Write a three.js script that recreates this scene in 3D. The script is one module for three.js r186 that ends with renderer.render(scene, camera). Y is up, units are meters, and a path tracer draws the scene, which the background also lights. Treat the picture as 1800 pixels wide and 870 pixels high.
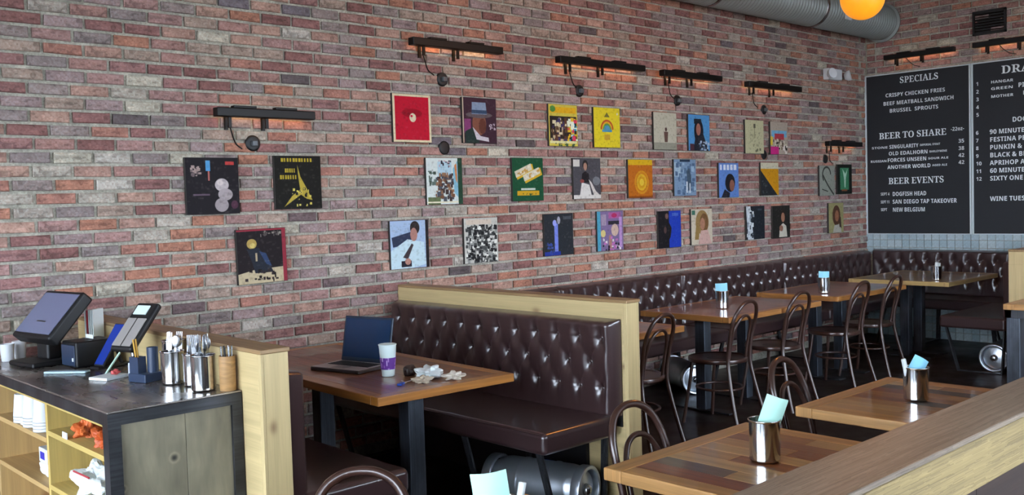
import * as THREE from 'three';
import { RoundedBoxGeometry } from 'three/addons/geometries/RoundedBoxGeometry.js';
import { mergeGeometries } from 'three/addons/utils/BufferGeometryUtils.js';
import { RectAreaLightUniformsLib } from 'three/addons/lights/RectAreaLightUniformsLib.js';

// ---------------------------------------------------------------- camera, sky, exposure
// x runs along the brick wall (z = 0), z points away from it into the room, y is up, metres.
const scene = new THREE.Scene();
const FOCAL = 1684.4, FRAME_H = 870;
const camera = new THREE.PerspectiveCamera(2 * Math.atan(FRAME_H / 2 / FOCAL) * 180 / Math.PI, 1800 / 870, 0.05, 200);
{
  const yaw = 0.8180957, pitch = -0.0472677, roll = -0.030536;
  const f = new THREE.Vector3(Math.cos(pitch) * Math.cos(yaw), Math.sin(pitch), -Math.cos(pitch) * Math.sin(yaw));
  const r = new THREE.Vector3().crossVectors(f, new THREE.Vector3(0, 1, 0)).normalize();
  const u = new THREE.Vector3().crossVectors(r, f);
  const c = Math.cos(roll), s = Math.sin(roll);
  const right = r.clone().multiplyScalar(c).addScaledVector(u, s), up = u.clone().multiplyScalar(c).addScaledVector(r, -s);
  camera.position.set(0, 1.5725, 5.0476);
  camera.quaternion.setFromRotationMatrix(new THREE.Matrix4().makeBasis(right, up, f.clone().negate()));
}
const renderer = new THREE.WebGLRenderer({ antialias: true });
renderer.toneMapping = THREE.LinearToneMapping;
renderer.toneMappingExposure = 2.45;
renderer.shadowMap.enabled = true;
RectAreaLightUniformsLib.init();
scene.background = new THREE.Color().setRGB(0.79, 0.91, 1.08);   // bright overcast sky outside the shop windows
scene.backgroundIntensity = 7.5;

// ---------------------------------------------------------------- helpers
let seed = 20240611;
const rnd = () => { seed = (seed + 0x6d2b79f5) | 0; let t = Math.imul(seed ^ (seed >>> 15), 1 | seed); t = (t + Math.imul(t ^ (t >>> 7), 61 | t)) ^ t; return ((t ^ (t >>> 14)) >>> 0) / 4294967296; };
const rr = (a, b) => a + (b - a) * rnd();
const pick = (a) => a[Math.floor(rnd() * a.length)];
const V = (x, y, z) => new THREE.Vector3(x, y, z);
const taken = new Map();
const numbered = (n) => { const k = taken.get(n) ?? 0; taken.set(n, k + 1); return k ? n + '_' + String(k).padStart(3, '0') : n; };
const shade = (o) => { o.castShadow = true; o.receiveShadow = true; return o; };
function thing(name, label, category, [x, y, z] = [0, 0, 0], turn = 0, group) {
  const o = new THREE.Group(); o.name = numbered(name); scene.add(o);
  o.position.set(x, y, z); o.rotation.y = turn; o.userData = { label, category };
  if (group) o.userData.group = group;
  return o;
}
function part(parent, name, geo, m, label) {
  const o = shade(new THREE.Mesh(geo, m)); o.name = name; parent.add(o);
  if (label) o.userData.label = label;
  return o;
}
function single(name, label, category, geo, m, [x, y, z] = [0, 0, 0], turn = 0, group) {   // a thing that is one mesh
  const o = shade(new THREE.Mesh(geo, m)); o.name = numbered(name); scene.add(o);
  o.position.set(x, y, z); o.rotation.y = turn; o.userData = { label, category };
  if (group) o.userData.group = group;
  return o;
}
function struct(name, geo, m, label, category) {
  const o = shade(new THREE.Mesh(geo, m)); o.name = numbered(name); scene.add(o);
  o.userData = { kind: 'structure', label, category };
  return o;
}
function copyOf(root, [x, y, z], turn, label, group) {
  const r = root.clone(); r.name = numbered(root.name.replace(/_\d{3}$/, '')); scene.add(r);
  r.position.set(x, y, z); r.rotation.y = turn; r.userData = { ...root.userData, label };
  if (group) r.userData.group = group;
  return r;
}
// uv in metres from position and normal; the grain axis gives u
function metric(g, grain = 'x', ou = 0, ov = 0) {
  if (!g.attributes.normal) g.computeVertexNormals();
  const p = g.attributes.position, n = g.attributes.normal, uv = new Float32Array(p.count * 2), ax = ['x', 'y', 'z'];
  for (let i = 0; i < p.count; i++) {
    const c = { x: p.getX(i), y: p.getY(i), z: p.getZ(i) }, m = { x: Math.abs(n.getX(i)), y: Math.abs(n.getY(i)), z: Math.abs(n.getZ(i)) };
    const dom = ax.reduce((a, b) => (m[b] > m[a] ? b : a)), left = ax.filter((a) => a !== dom);
    const u = left.includes(grain) ? grain : left[0], v = left.find((a) => a !== u);
    uv[2 * i] = c[u] + ou; uv[2 * i + 1] = c[v] + ov;
  }
  return g.setAttribute('uv', new THREE.BufferAttribute(uv, 2));
}
function clean(g) { const o = g.index ? g.toNonIndexed() : g; for (const k of Object.keys(o.attributes)) if (!['position', 'normal', 'uv', 'color'].includes(k)) o.deleteAttribute(k); return o; }
const merge = (list) => mergeGeometries(list.map(clean));
// box from min to max corner
function bx(x0, y0, z0, x1, y1, z1, r = 0, grain = 'x', ou = 0, ov = 0) {
  const w = x1 - x0, h = y1 - y0, d = z1 - z0;
  const g = r ? new RoundedBoxGeometry(w, h, d, 2, Math.min(r, w / 2.01, h / 2.01, d / 2.01)) : new THREE.BoxGeometry(w, h, d);
  g.translate((x0 + x1) / 2, (y0 + y1) / 2, (z0 + z1) / 2);
  return metric(clean(g), grain, ou, ov);
}
const cbx = (w, h, d, x, y, z, r = 0, grain = 'x') => bx(x - w / 2, y - h / 2, z - d / 2, x + w / 2, y + h / 2, z + d / 2, r, grain);
const tube = (pts, r, seg = 32, rad = 8, closed = false, tension = 0.5) => clean(new THREE.TubeGeometry(new THREE.CatmullRomCurve3(pts.map((q) => V(...q)), closed, 'catmullrom', tension), seg, r, rad, closed));
const rod = (a, b, r, rad = 10) => { const A = V(...a), B = V(...b), d = B.clone().sub(A), g = new THREE.CylinderGeometry(r, r, d.length(), rad); g.applyQuaternion(new THREE.Quaternion().setFromUnitVectors(V(0, 1, 0), d.normalize())); g.translate((A.x + B.x) / 2, (A.y + B.y) / 2, (A.z + B.z) / 2); return clean(g); };
const lathe = (pts, seg = 40) => clean(new THREE.LatheGeometry(pts.map(([r, y]) => new THREE.Vector2(r, y)), seg));
const disc = (r, h, seg = 28) => clean(new THREE.CylinderGeometry(r, r, h, seg));
function bar(a, b, w, t) {   // a flat bar between two points in a plane z = const: w deep in z, t thick
  const A = V(...a), B = V(...b), d = B.clone().sub(A), g = new THREE.BoxGeometry(t, d.length() + t * 0.6, w);
  g.applyQuaternion(new THREE.Quaternion().setFromUnitVectors(V(0, 1, 0), d.normalize()));
  g.translate((A.x + B.x) / 2, (A.y + B.y) / 2, (A.z + B.z) / 2); return clean(g);
}

// ---------------------------------------------------------------- noise and textures
const N = 256, perm = new Uint16Array(N * N); { for (let i = 0; i < N * N; i++) perm[i] = Math.floor(rnd() * 65536); }
const lat = (x, y, w, h) => perm[(((y % h) + h) % h) * 251 % N * N + (((x % w) + w) % w) * 241 % N] / 65536;
function vnoise(x, y, w, h) {   // tileable value noise with period w, h
  const xi = Math.floor(x), yi = Math.floor(y), fx = x - xi, fy = y - yi, s = fx * fx * (3 - 2 * fx), t = fy * fy * (3 - 2 * fy);
  const a = lat(xi, yi, w, h), b = lat(xi + 1, yi, w, h), c = lat(xi, yi + 1, w, h), d = lat(xi + 1, yi + 1, w, h);
  return a + (b - a) * s + (c - a) * t + (a - b - c + d) * s * t;
}
function fbm(u, v, fu, fv, oct = 4) { let s = 0, a = 0.5, n = 0; for (let i = 0; i < oct; i++) { s += a * vnoise(u * fu + i * 17, v * fv + i * 31, fu, fv); n += a; a *= 0.55; fu *= 2; fv *= 2; } return s / n; }
function tex(w, h, su, sv, fn, srgb = true) {   // su, sv: metres that one tile covers
  const d = new Uint8Array(w * h * 4);
  for (let j = 0; j < h; j++) for (let i = 0; i < w; i++) { const c = fn(i / w, j / h), o = (j * w + i) * 4; for (let k = 0; k < 3; k++) d[o + k] = Math.max(0, Math.min(255, (Array.isArray(c) ? c[k] : c) * 255)); d[o + 3] = 255; }
  const t = new THREE.DataTexture(d, w, h); t.magFilter = t.minFilter = THREE.LinearFilter; t.wrapS = t.wrapT = THREE.RepeatWrapping; t.repeat.set(1 / su, 1 / sv);
  if (srgb) t.colorSpace = THREE.SRGBColorSpace;
  t.needsUpdate = true; return t;
}
const woodTex = tex(512, 256, 1.1, 0.34, (u, v) => {
  const warp = fbm(u, v, 3, 4, 3) * 0.16, g = fbm(u, v + warp, 2, 26, 4), fine = fbm(u, v, 10, 110, 2), ring = 0.5 + 0.5 * Math.sin((v + warp) * Math.PI * 2 * 9 + fbm(u, v, 2, 3, 2) * 7);
  const k = 0.70 + 0.22 * g + 0.12 * fine + 0.07 * ring; return [k, k * 0.965, k * 0.90];
});
const pineTex = tex(512, 256, 1.3, 0.42, (u, v) => {
  let k = 0.80 + 0.14 * fbm(u, v + 0.1 * fbm(u, v, 2, 2, 2), 2, 14, 4) + 0.07 * fbm(u, v, 8, 90, 2), red = 0;
  for (const [a, b, r] of [[0.22, 0.3, 0.02], [0.7, 0.72, 0.014], [0.9, 0.12, 0.016]]) { const d = Math.hypot((u - a) * 1.3 / 1.6, (v - b) * 0.42) / r; if (d < 3) { const q = Math.exp(-d * d * 1.2); k -= 0.26 * q; red += 0.1 * q; } }
  return [k + red * 0.3, k * 0.98 - red * 0.2, k * 0.93 - red * 0.3];
});
const oakTex = tex(1024, 256, 1.4, 0.3, (u, v) => {
  const w = fbm(u, v, 3, 4, 3) * 0.12, g = fbm(u, v + w, 3, 30, 4), f = fbm(u, v, 14, 120, 2), pore = f > 0.62 ? -0.14 : 0, k = 0.6 + 0.32 * g + 0.2 * f + pore; return [k, k * 0.98, k * 0.94];
});
const greyWoodTex = tex(512, 512, 0.55, 0.55, (u, v) => {
  const w = 0.1 * fbm(u, v, 2, 2, 3); let k = 0.62 + 0.25 * fbm(u, v + w, 3, 16, 4) + 0.2 * fbm(u, v, 4, 4, 4) - 0.1;
  for (const [a, b, r] of [[0.30, 0.62, 0.009], [0.80, 0.70, 0.009], [0.36, 0.90, 0.008], [0.17, 0.28, 0.007]]) { const d = Math.hypot((u - a) * 0.55, (v - b) * 0.55) / r; if (d < 5) k -= 0.55 * Math.exp(-d * d) - 0.12 * Math.exp(-(d - 1.9) * (d - 1.9) * 3); }
  return [k, k * 0.99, k * 0.93];
});
const brickTex = tex(512, 512, 0.6, 0.6, (u, v) => {
  const c = fbm(u, v, 9, 14, 4), f = fbm(u, v, 70, 70, 3), s = fbm(u, v, 22, 40, 2); let k = 0.70 + 0.28 * c + 0.2 * (f - 0.5) + (s > 0.68 ? -0.13 : 0) + (s < 0.26 ? 0.1 : 0);
  return [k, k * (0.95 + 0.1 * f), k * (0.93 + 0.14 * f)];
});
const brickBump = tex(256, 256, 0.6, 0.6, (u, v) => 0.5 + 0.5 * (fbm(u, v, 40, 40, 3) - 0.5) + 0.35 * (fbm(u, v, 12, 18, 3) - 0.5), false);
const mortarTex = tex(256, 256, 0.5, 0.5, (u, v) => { const k = 0.78 + 0.3 * (fbm(u, v, 60, 60, 3) - 0.5) + 0.25 * (fbm(u, v, 7, 7, 3) - 0.5); return [k, k, k * 0.98]; });
const floorTex = tex(512, 512, 2.4, 2.4, (u, v) => { const a = fbm(u, v, 5, 5, 5), b = fbm(u, v, 60, 60, 2), k = 0.55 + 0.5 * (a - 0.5) + 0.2 * (b - 0.5); return [k, k * (0.9 + 0.1 * a), k * (0.85 + 0.1 * b)]; });
const floorRough = tex(256, 256, 1.7, 1.7, (u, v) => 0.28 + 0.35 * fbm(u, v, 9, 9, 4), false);
const leatherBump = tex(512, 512, 0.22, 0.22, (u, v) => 0.5 + 0.8 * (fbm(u, v, 90, 90, 2) - 0.5), false);
const steelTex = tex(512, 256, 0.9, 0.45, (u, v) => { const a = fbm(u, v, 4, 4, 5), s = fbm(u, v, 3, 90, 2), k = 0.55 + 0.5 * (a - 0.5) + 0.18 * (s - 0.5); return [k, k * 0.98, k * 0.96]; });
const steelRough = tex(256, 256, 0.9, 0.45, (u, v) => 0.12 + 0.32 * fbm(u, v, 6, 6, 4), false);
const plainGrain = tex(256, 256, 0.4, 0.4, (u, v) => { const k = 0.9 + 0.12 * (fbm(u, v, 50, 50, 2) - 0.5) + 0.1 * (fbm(u, v, 6, 6, 3) - 0.5); return k; });

const std = (color, roughness = 0.6, metalness = 0, extra = {}) => new THREE.MeshStandardMaterial({ color, roughness, metalness, ...extra });
const phys = (color, roughness, metalness, extra = {}) => new THREE.MeshPhysicalMaterial({ color, roughness, metalness, ...extra });
const M = {
  mortar: std('#d3cec0', 0.95, 0, { map: mortarTex, bumpMap: mortarTex, bumpScale: 0.002 }),
  plaster: std('#b9b4aa', 0.9, 0, { map: plainGrain }),
  ceiling: std('#b8b5ae', 0.9, 0, { map: plainGrain }),
  floor: std('#3a2c27', 1, 0, { map: floorTex, roughnessMap: floorRough }),
  pavement: std('#a3a19b', 0.95, 0, { map: mortarTex }),
  pine: std('#d8c496', 0.5, 0, { map: pineTex, bumpMap: pineTex, bumpScale: 0.0006 }),
  pineTop: std('#a58a67', 0.4, 0, { map: woodTex, bumpMap: woodTex, bumpScale: 0.0006 }),
  oakCap: std('#a39486', 0.5, 0, { map: oakTex, bumpMap: oakTex, bumpScale: 0.001 }),
  oakFace: std('#b09c6c', 0.65, 0, { map: oakTex, bumpMap: oakTex, bumpScale: 0.0015 }),
  ply: std('#cfae78', 0.6, 0, { map: pineTex }),
  plyEdge: std('#d6bd74', 0.6, 0, { map: pineTex }),
  greyWood: std('#a69f8c', 0.6, 0, { map: greyWoodTex, bumpMap: greyWoodTex, bumpScale: 0.001 }),
  steelTop: std('#fbf4ee', 1, 0.7, { map: steelTex, roughnessMap: steelRough }),
  steelDark: std('#6b7078', 0.4, 0.5, { map: steelTex }),
  steelPost: std('#7f8b9c', 0.4, 0.5, { map: steelTex }),
  blackMetal: std('#121211', 0.45, 0.4),
  chair: phys('#3a241d', 0.3, 0.1, { clearcoat: 0.6, clearcoatRoughness: 0.18 }),
  chairSeat: phys('#2c1d19', 0.42, 0, { map: woodTex, clearcoat: 0.5, clearcoatRoughness: 0.25 }),
  leather: phys('#3b2a2a', 0.28, 0, { bumpMap: leatherBump, bumpScale: 0.00012, clearcoat: 0.7, clearcoatRoughness: 0.16 }),
  stainless: std('#cfd2d4', 0.13, 1),
  stainlessDull: std('#b9bcc0', 0.26, 1),
  galv: std('#8a918f', 0.42, 0.15),
  black: std('#0c0d0f', 0.5),
  blackGloss: std('#08090b', 0.18),
  white: std('#d3d6d8', 0.6),
  paper: std('#d6dedd', 0.75),
  mint: std('#b4e2d2', 0.75),
  cyanPaper: std('#8fd0e6', 0.75),
  keg: std('#c9d0d8', 0.33, 0.9),
  kegBlue: std('#1c3fc4', 0.5),
  rubber: std('#15161a', 0.7),
};

// ---------------------------------------------------------------- room shell
const XF = 10.124, XN = -3.3, ZR = 8.6, CEIL = 4.2;
struct('floor', bx(XN - 0.3, -0.2, -0.3, XF + 0.3, 0, ZR + 0.3), M.floor, 'dark polished concrete floor of the restaurant', 'floor');
struct('ceiling', bx(XN - 0.3, CEIL, -0.3, XF + 0.3, CEIL + 0.2, ZR + 0.3), M.ceiling, 'plain ceiling above the dining room', 'ceiling');

const PITCH = 0.199, COURSE = 0.0679, MORT = 0.0165, ROW0 = 1.7937, PROUD = 0.016;
const brickTones = ['#c08877', '#b68b81', '#ae807b', '#a3736e', '#c39a8a', '#c58a72', '#b09794', '#bca393', '#a89690', '#986a64', '#b9918a', '#c9a18f', '#9f8f8b'].map((c) => new THREE.Color(c));
const paleTones = ['#d2c8bb', '#c8bcad', '#d2c8b4', '#c0b3a6'].map((c) => new THREE.Color(c));
const darkTones = ['#7d6868', '#82777c', '#6f6262'].map((c) => new THREE.Color(c));
const toneList = [...brickTones, ...paleTones, ...darkTones];
const brickMat = toneList.map((c) => std(c, 0.9, 0, { map: brickTex, bumpMap: brickBump, bumpScale: 0.0035 }));
const brickMassMat = std('#ffffff', 0.9, 0, { map: brickTex, bumpMap: brickBump, bumpScale: 0.0035, vertexColors: true });
function brickGeo(w, h, t) {   // front face with an uneven worn edge, four chamfers and four sides; no back
  const c = 0.004, j = () => rr(-0.0022, 0.0022), P = [], push = (a, b, d, e) => P.push(...a, ...b, ...d, ...a, ...d, ...e);
  const out = [[-w / 2, -h / 2], [w / 2, -h / 2], [w / 2, h / 2], [-w / 2, h / 2]].map(([x, y]) => [x + j(), y + j()]);
  const inn = out.map(([x, y]) => [x - Math.sign(x) * c * rr(0.7, 1.8), y - Math.sign(y) * c * rr(0.7, 1.8)]);
  const F = inn.map(([x, y]) => [x, y, t + rr(-0.001, 0.001)]), S = out.map(([x, y]) => [x, y, t - c]), B = out.map(([x, y]) => [x, y, -0.004]);
  push(F[0], F[1], F[2], F[3]);
  for (let k = 0; k < 4; k++) { const n = (k + 1) % 4; push(S[k], S[n], F[n], F[k]); push(B[k], B[n], S[n], S[k]); }
  const g = new THREE.BufferGeometry(); g.setAttribute('position', new THREE.BufferAttribute(new Float32Array(P), 3)); g.computeVertexNormals();
  return metric(g, 'x', rnd(), rnd());
}
const brickVar = Array.from({ length: 14 }, () => brickGeo(PITCH - MORT, COURSE - MORT, PROUD));
const halfVar = Array.from({ length: 4 }, () => brickGeo(PITCH / 2 - MORT, COURSE - MORT, PROUD));
const camInv = new THREE.Matrix4(); camera.updateMatrixWorld(); camInv.copy(camera.matrixWorld).invert();
function onFrame(p) { const q = p.clone().applyMatrix4(camInv), d = -q.z; return d < 0.1 ? null : [900 + FOCAL * q.x / d, 435 - FOCAL * q.y / d, d]; }
// Lays a brick face on a wall. place(u, y, lift) gives the matrix of a brick; largest = how many of the bricks in view become parts of their own.
function layBricks(wall, u0, u1, y0, y1, place, toneAt, largest, hole) {
  const all = [];
  for (let row = Math.ceil((y0 - ROW0) / COURSE + 0.5); ROW0 + (row + 0.5) * COURSE < y1; row++) {
    const y = ROW0 + row * COURSE, shift = ((row % 2) + 2) % 2 ? 0.079 : 0; const jog = rr(-0.018, 0.018);
    for (let k = Math.floor((u0 - 1.52) / PITCH) - 1; ; k++) {
      const u = 1.5205 + shift + jog + (k + 0.5) * PITCH; if (u - PITCH / 2 > u1) break;
      const half = u - PITCH / 2 < u0 || u + PITCH / 2 > u1; if (half && (u < u0 || u > u1)) { if (u + PITCH / 2 < u0 + 0.06 || u - PITCH / 2 > u1 - 0.06) continue; }
      const uu = half ? (u - PITCH / 2 < u0 ? u0 + PITCH / 4 : u1 - PITCH / 4) : u;
      if (hole && hole(uu, y)) continue;
      const tone = toneAt(uu, y), m = place(uu, y, rr(-0.0018, 0.0018)), c = V(0, 0, 0).applyMatrix4(m), q = onFrame(c);
      const seen = q && q[0] > -25 && q[0] < 1825 && q[1] > -10 && q[1] < 880;
      all.push({ m, tone, geo: half ? pick(halfVar) : pick(brickVar), seen, size: q ? 1 / (q[2] * q[2]) : 0 });
    }
  }
  const order = all.filter((b) => b.seen).sort((a, b) => b.size - a.size), own = new Set(order.slice(0, largest));
  const rest = [];
  let n = 0;
  for (const b of all) {
    if (own.has(b)) {
      const o = shade(new THREE.Mesh(b.geo, brickMat[b.tone])); o.name = n ? 'brick_' + String(n).padStart(3, '0') : 'brick'; n++;
      o.applyMatrix4(b.m); wall.add(o);
    } else {
      const g = b.geo.clone().applyMatrix4(b.m), c = toneList[b.tone], a = new Float32Array(g.attributes.position.count * 3), k = rr(0.92, 1.06);
      for (let i = 0; i < a.length; i += 3) { a[i] = c.r * k; a[i + 1] = c.g * k; a[i + 2] = c.b * k; }
      g.setAttribute('color', new THREE.BufferAttribute(a, 3)); rest.push(g);
    }
  }
  if (rest.length) { const o = part(wall, 'brickwork', merge(rest), brickMassMat, 'further bricks laid in the same running bond'); o.userData.kind = 'stuff'; }
}
const paleAt = [[1.69, 2.61], [1.995, 2.20], [1.66, 1.86], [1.85, 1.86], [2.26, 1.87], [2.48, 2.53], [1.64, 1.79], [1.94, 1.725], [1.86, 1.66], [1.46, 1.66], [1.42, 1.59], [1.80, 1.32], [2.14, 1.46], [5.0, 2.55], [2.1, 2.27], [6.9, 2.75], [9.3, 2.42], [9.0, 2.2], [8.3, 2.62], [5.45, 2.68], [6.3, 2.55], [7.6, 3.0]];
const toneMain = (x, y) => {
  if (paleAt.some(([a, b]) => Math.abs(a - x) < 0.1 && Math.abs(b - y) < 0.035)) return brickTones.length + Math.floor(rnd() * 4);
  const r = rnd(); if (r < 0.035) return brickTones.length + Math.floor(rnd() * 4); if (r < 0.055) return brickTones.length + 4 + Math.floor(rnd() * 3); return Math.floor(rnd() * brickTones.length);
};
const wallLeft = struct('wall_left', bx(XN - 0.3, 0, -0.3, XF + 0.3, CEIL, 0), M.mortar, 'long red brick wall hung with record sleeves', 'brick wall');
layBricks(wallLeft, XN + 0.02, XF - 0.005, 0, CEIL, (x, y, l) => new THREE.Matrix4().makeTranslation(x, y, l), toneMain, 300);
const wallBack = struct('wall_back', bx(XF, 0, 0, XF + 0.3, CEIL, ZR + 0.3), M.mortar, 'far brick wall behind the menu boards', 'brick wall');
const toneFar = (x, y) => (rnd() < 0.07 ? brickTones.length + Math.floor(rnd() * 4) : Math.floor(rnd() * brickTones.length));
layBricks(wallBack, 0.02, ZR - 0.02, 0, CEIL, (u, y, l) => new THREE.Matrix4().makeRotationY(-Math.PI / 2).setPosition(XF - l, y, u), toneFar, 300, (u, y) => (y < 2.8 && u < 2.26) || (y < 1.1 && u < 3.7));

// pale tile wainscot of the far wall
{
  const tones = ['#b9cdd3', '#c2d3d6', '#aec4cb'].map((c) => std(c, 0.3, 0, { map: plainGrain })), T = 0.08, g = bx(-0.012, -T / 2 + 0.0025, -T / 2 + 0.0025, 0, T / 2 - 0.0025, T / 2 - 0.0025, 0.002);
  const grout = part(wallBack, 'wainscot_backing', bx(XF - 0.012, 0, 0, XF, 1.1, 3.6), M.mortar);
  let n = 0;
  for (let r = 0; r < 14; r++) for (let k = 0; k < 28; k++) {
    if (r > 5 && r < 11) continue;
    const o = part(wallBack, n ? 'tile_' + String(n).padStart(3, '0') : 'tile', g, pick(tones)); n++;
    o.position.set(XF - 0.012, r * T + T / 2 - 0.02 + 0.02, k * T + T / 2);
  }
}
// shop front: window wall behind the camera's left, and a second window bank opposite the brick wall
function windowWall(name, along, at, from, to, bays, label) {
  const pieces = [], SILL = 0.35, HEAD = 3.25, edges = [from, ...bays.flat(), to], t = 0.25;
  const B = (a, b, y0, y1) => (along === 'z' ? bx(at - t, y0, a, at, y1, b) : bx(a, y0, at, b, y1, at + t));
  for (let i = 0; i < edges.length; i += 2) pieces.push(B(edges[i], edges[i + 1], 0, CEIL));
  for (const [a, b] of bays) pieces.push(B(a, b, 0, SILL), B(a, b, HEAD, CEIL));
  struct(name, merge(pieces), M.plaster, label, 'wall');
  bays.forEach(([a, b]) => {
    const w = new THREE.Group(); w.name = 'window_' + (taken.set('window', (taken.get('window') ?? 0) + 1), taken.get('window')); scene.add(w);
    w.userData = { kind: 'structure', label: 'tall shop window in a black metal frame', category: 'window' };
    const f = 0.05, c = along === 'z' ? at - t / 2 : at + t / 2, F = (p, q, y0, y1) => (along === 'z' ? bx(c - 0.03, y0, p, c + 0.03, y1, q) : bx(p, y0, c - 0.03, q, y1, c + 0.03));
    part(w, 'window_frame', merge([F(a, a + f, SILL, HEAD), F(b - f, b, SILL, HEAD), F(a, b, SILL, SILL + f), F(a, b, HEAD - f, HEAD), F(a + f, b - f, 2.45, 2.45 + f)]), M.blackMetal);
    const G = (y0, y1) => (along === 'z' ? bx(c - 0.004, y0, a + f, c + 0.004, y1, b - f) : bx(a + f, y0, c - 0.004, b - f, y1, c + 0.004));
    const glass = phys('#ffffff', 0.02, 0, { transmission: 1, thickness: 0, ior: 1.45 });
    const pane = (y0, y1) => { const g = along === 'z' ? new THREE.PlaneGeometry(b - a - 2 * f, y1 - y0).rotateY(Math.PI / 2).translate(c, (y0 + y1) / 2, (a + b) / 2) : new THREE.PlaneGeometry(b - a - 2 * f, y1 - y0).rotateY(Math.PI).translate((a + b) / 2, (y0 + y1) / 2, c); const o = part(w, 'pane', g, glass); o.castShadow = false; };
    pane(SILL + f, 2.45); pane(2.5, HEAD - f);
  });
}
windowWall('wall_front', 'z', XN, 0, ZR + 0.3, [[0.5, 2.1], [2.3, 3.9], [4.1, 5.7], [5.9, 7.5]], 'shop-front wall with tall windows');
windowWall('wall_right', 'x', ZR, XN, XF, [[1.6, 3.4], [3.7, 5.5], [5.8, 7.6]], 'side wall with tall windows opposite the brick wall');
struct('ground', bx(-60, -0.4, -40, 60, -0.22, 60), M.pavement, 'concrete pavement outside the windows', 'pavement');

// ---------------------------------------------------------------- wooden dividers and rail
function divider(name, label, x0, x1, z1, z0 = 0.012) {
  const t = thing(name, label, 'divider', [0, 0, 0]), P = 0.115;
  part(t, 'panel', bx(x0, 0.0, z0, x1 - 0.002, 1.045, z1 - 0.022, 0.002, 'z', 0.3), M.pine);
  part(t, 'cap_board', bx(x0 - 0.002, 1.045, z0, x1 + 0.004, 1.062, z1 + 0.004, 0.004, 'z', 0.2), M.pineTop, 'worn brown top surface');
  part(t, 'corner_strip', bx(x0, 0, z1 - 0.022, x0 + 0.012, 1.045, z1, 0.002, 'y', 0.1), M.pine);
  part(t, 'end_board', bx(x0 + 0.012, 0, z1 - 0.022, x1 - 0.002, 1.045, z1 - 0.001, 0.002, 'y', 0.4), M.pine);
  return t;
}
divider('wood_divider', 'pale pine half-height divider beside the steel counter', 1.69, 1.806, 1.888);
divider('wood_divider', 'pale pine half-height divider behind the brown tufted booth back', 3.69, 3.79, 1.935);
{ // return divider of the far booth, runs along x
  const t = thing('wood_divider', 'pale pine divider closing the far corner booth', 'divider', [0, 0, 0]);
  part(t, 'panel', bx(8.33, 0, 2.13, XF - 0.03, 0.94, 2.22, 0, 'x'), M.pine);
  part(t, 'top_rail', bx(8.3, 0.94, 2.115, XF - 0.03, 1.045, 2.235, 0.003, 'x'), M.pine);
  part(t, 'cap_board', bx(8.296, 1.045, 2.112, XF - 0.03, 1.062, 2.238, 0.004, 'x'), M.pineTop);
  part(t, 'end_board', bx(8.3, 0, 2.115, 8.33, 0.94, 2.235, 0.002, 'y'), M.pine);
}
{ // half wall in front of the camera: brick body under a thick oak beam
  const hw = struct('half_wall', bx(0.85, 0, 4.165, 5.0, 0.94, 4.222), M.black, 'low dark half wall under a thick oak beam', 'half wall');
  const dk = ['#3b2c29', '#44332f', '#352826', '#4a3836'].map((c) => std(c, 0.5, 0, { map: woodTex, bumpMap: woodTex, bumpScale: 0.0008 }));
  for (let k = 0; k < 9; k++) for (const [a, c] of [[0.85, 2.1 + 0.3 * (k % 2)], [2.103 + 0.3 * (k % 2), 3.6], [3.603, 5.0]]) part(hw, 'board', bx(a, k * 0.104 + 0.002, 4.222, c, k * 0.104 + 0.101, 4.238, 0.002, 'x', k * 0.37, k * 0.21), pick(dk));
  const b = thing('oak_beam', 'thick oak beam capping the low half wall beside the tables', 'beam', [0, 0, 0]);
  part(b, 'face_board', bx(0.84, 0.945, 4.225, 5.01, 1.05, 4.262, 0.003, 'x', 0.35, 0.1), M.oakFace, 'yellowish face of the beam');
  part(b, 'top_board', bx(0.835, 1.05, 4.115, 5.015, 1.063, 4.264, 0.004, 'x', 0.1), M.oakCap, 'greyish brown top of the beam');
  part(b, 'rear_board', bx(0.84, 0.945, 4.137, 5.01, 1.043, 4.158, 0.003, 'x', 0.5), M.pine);
}

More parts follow.
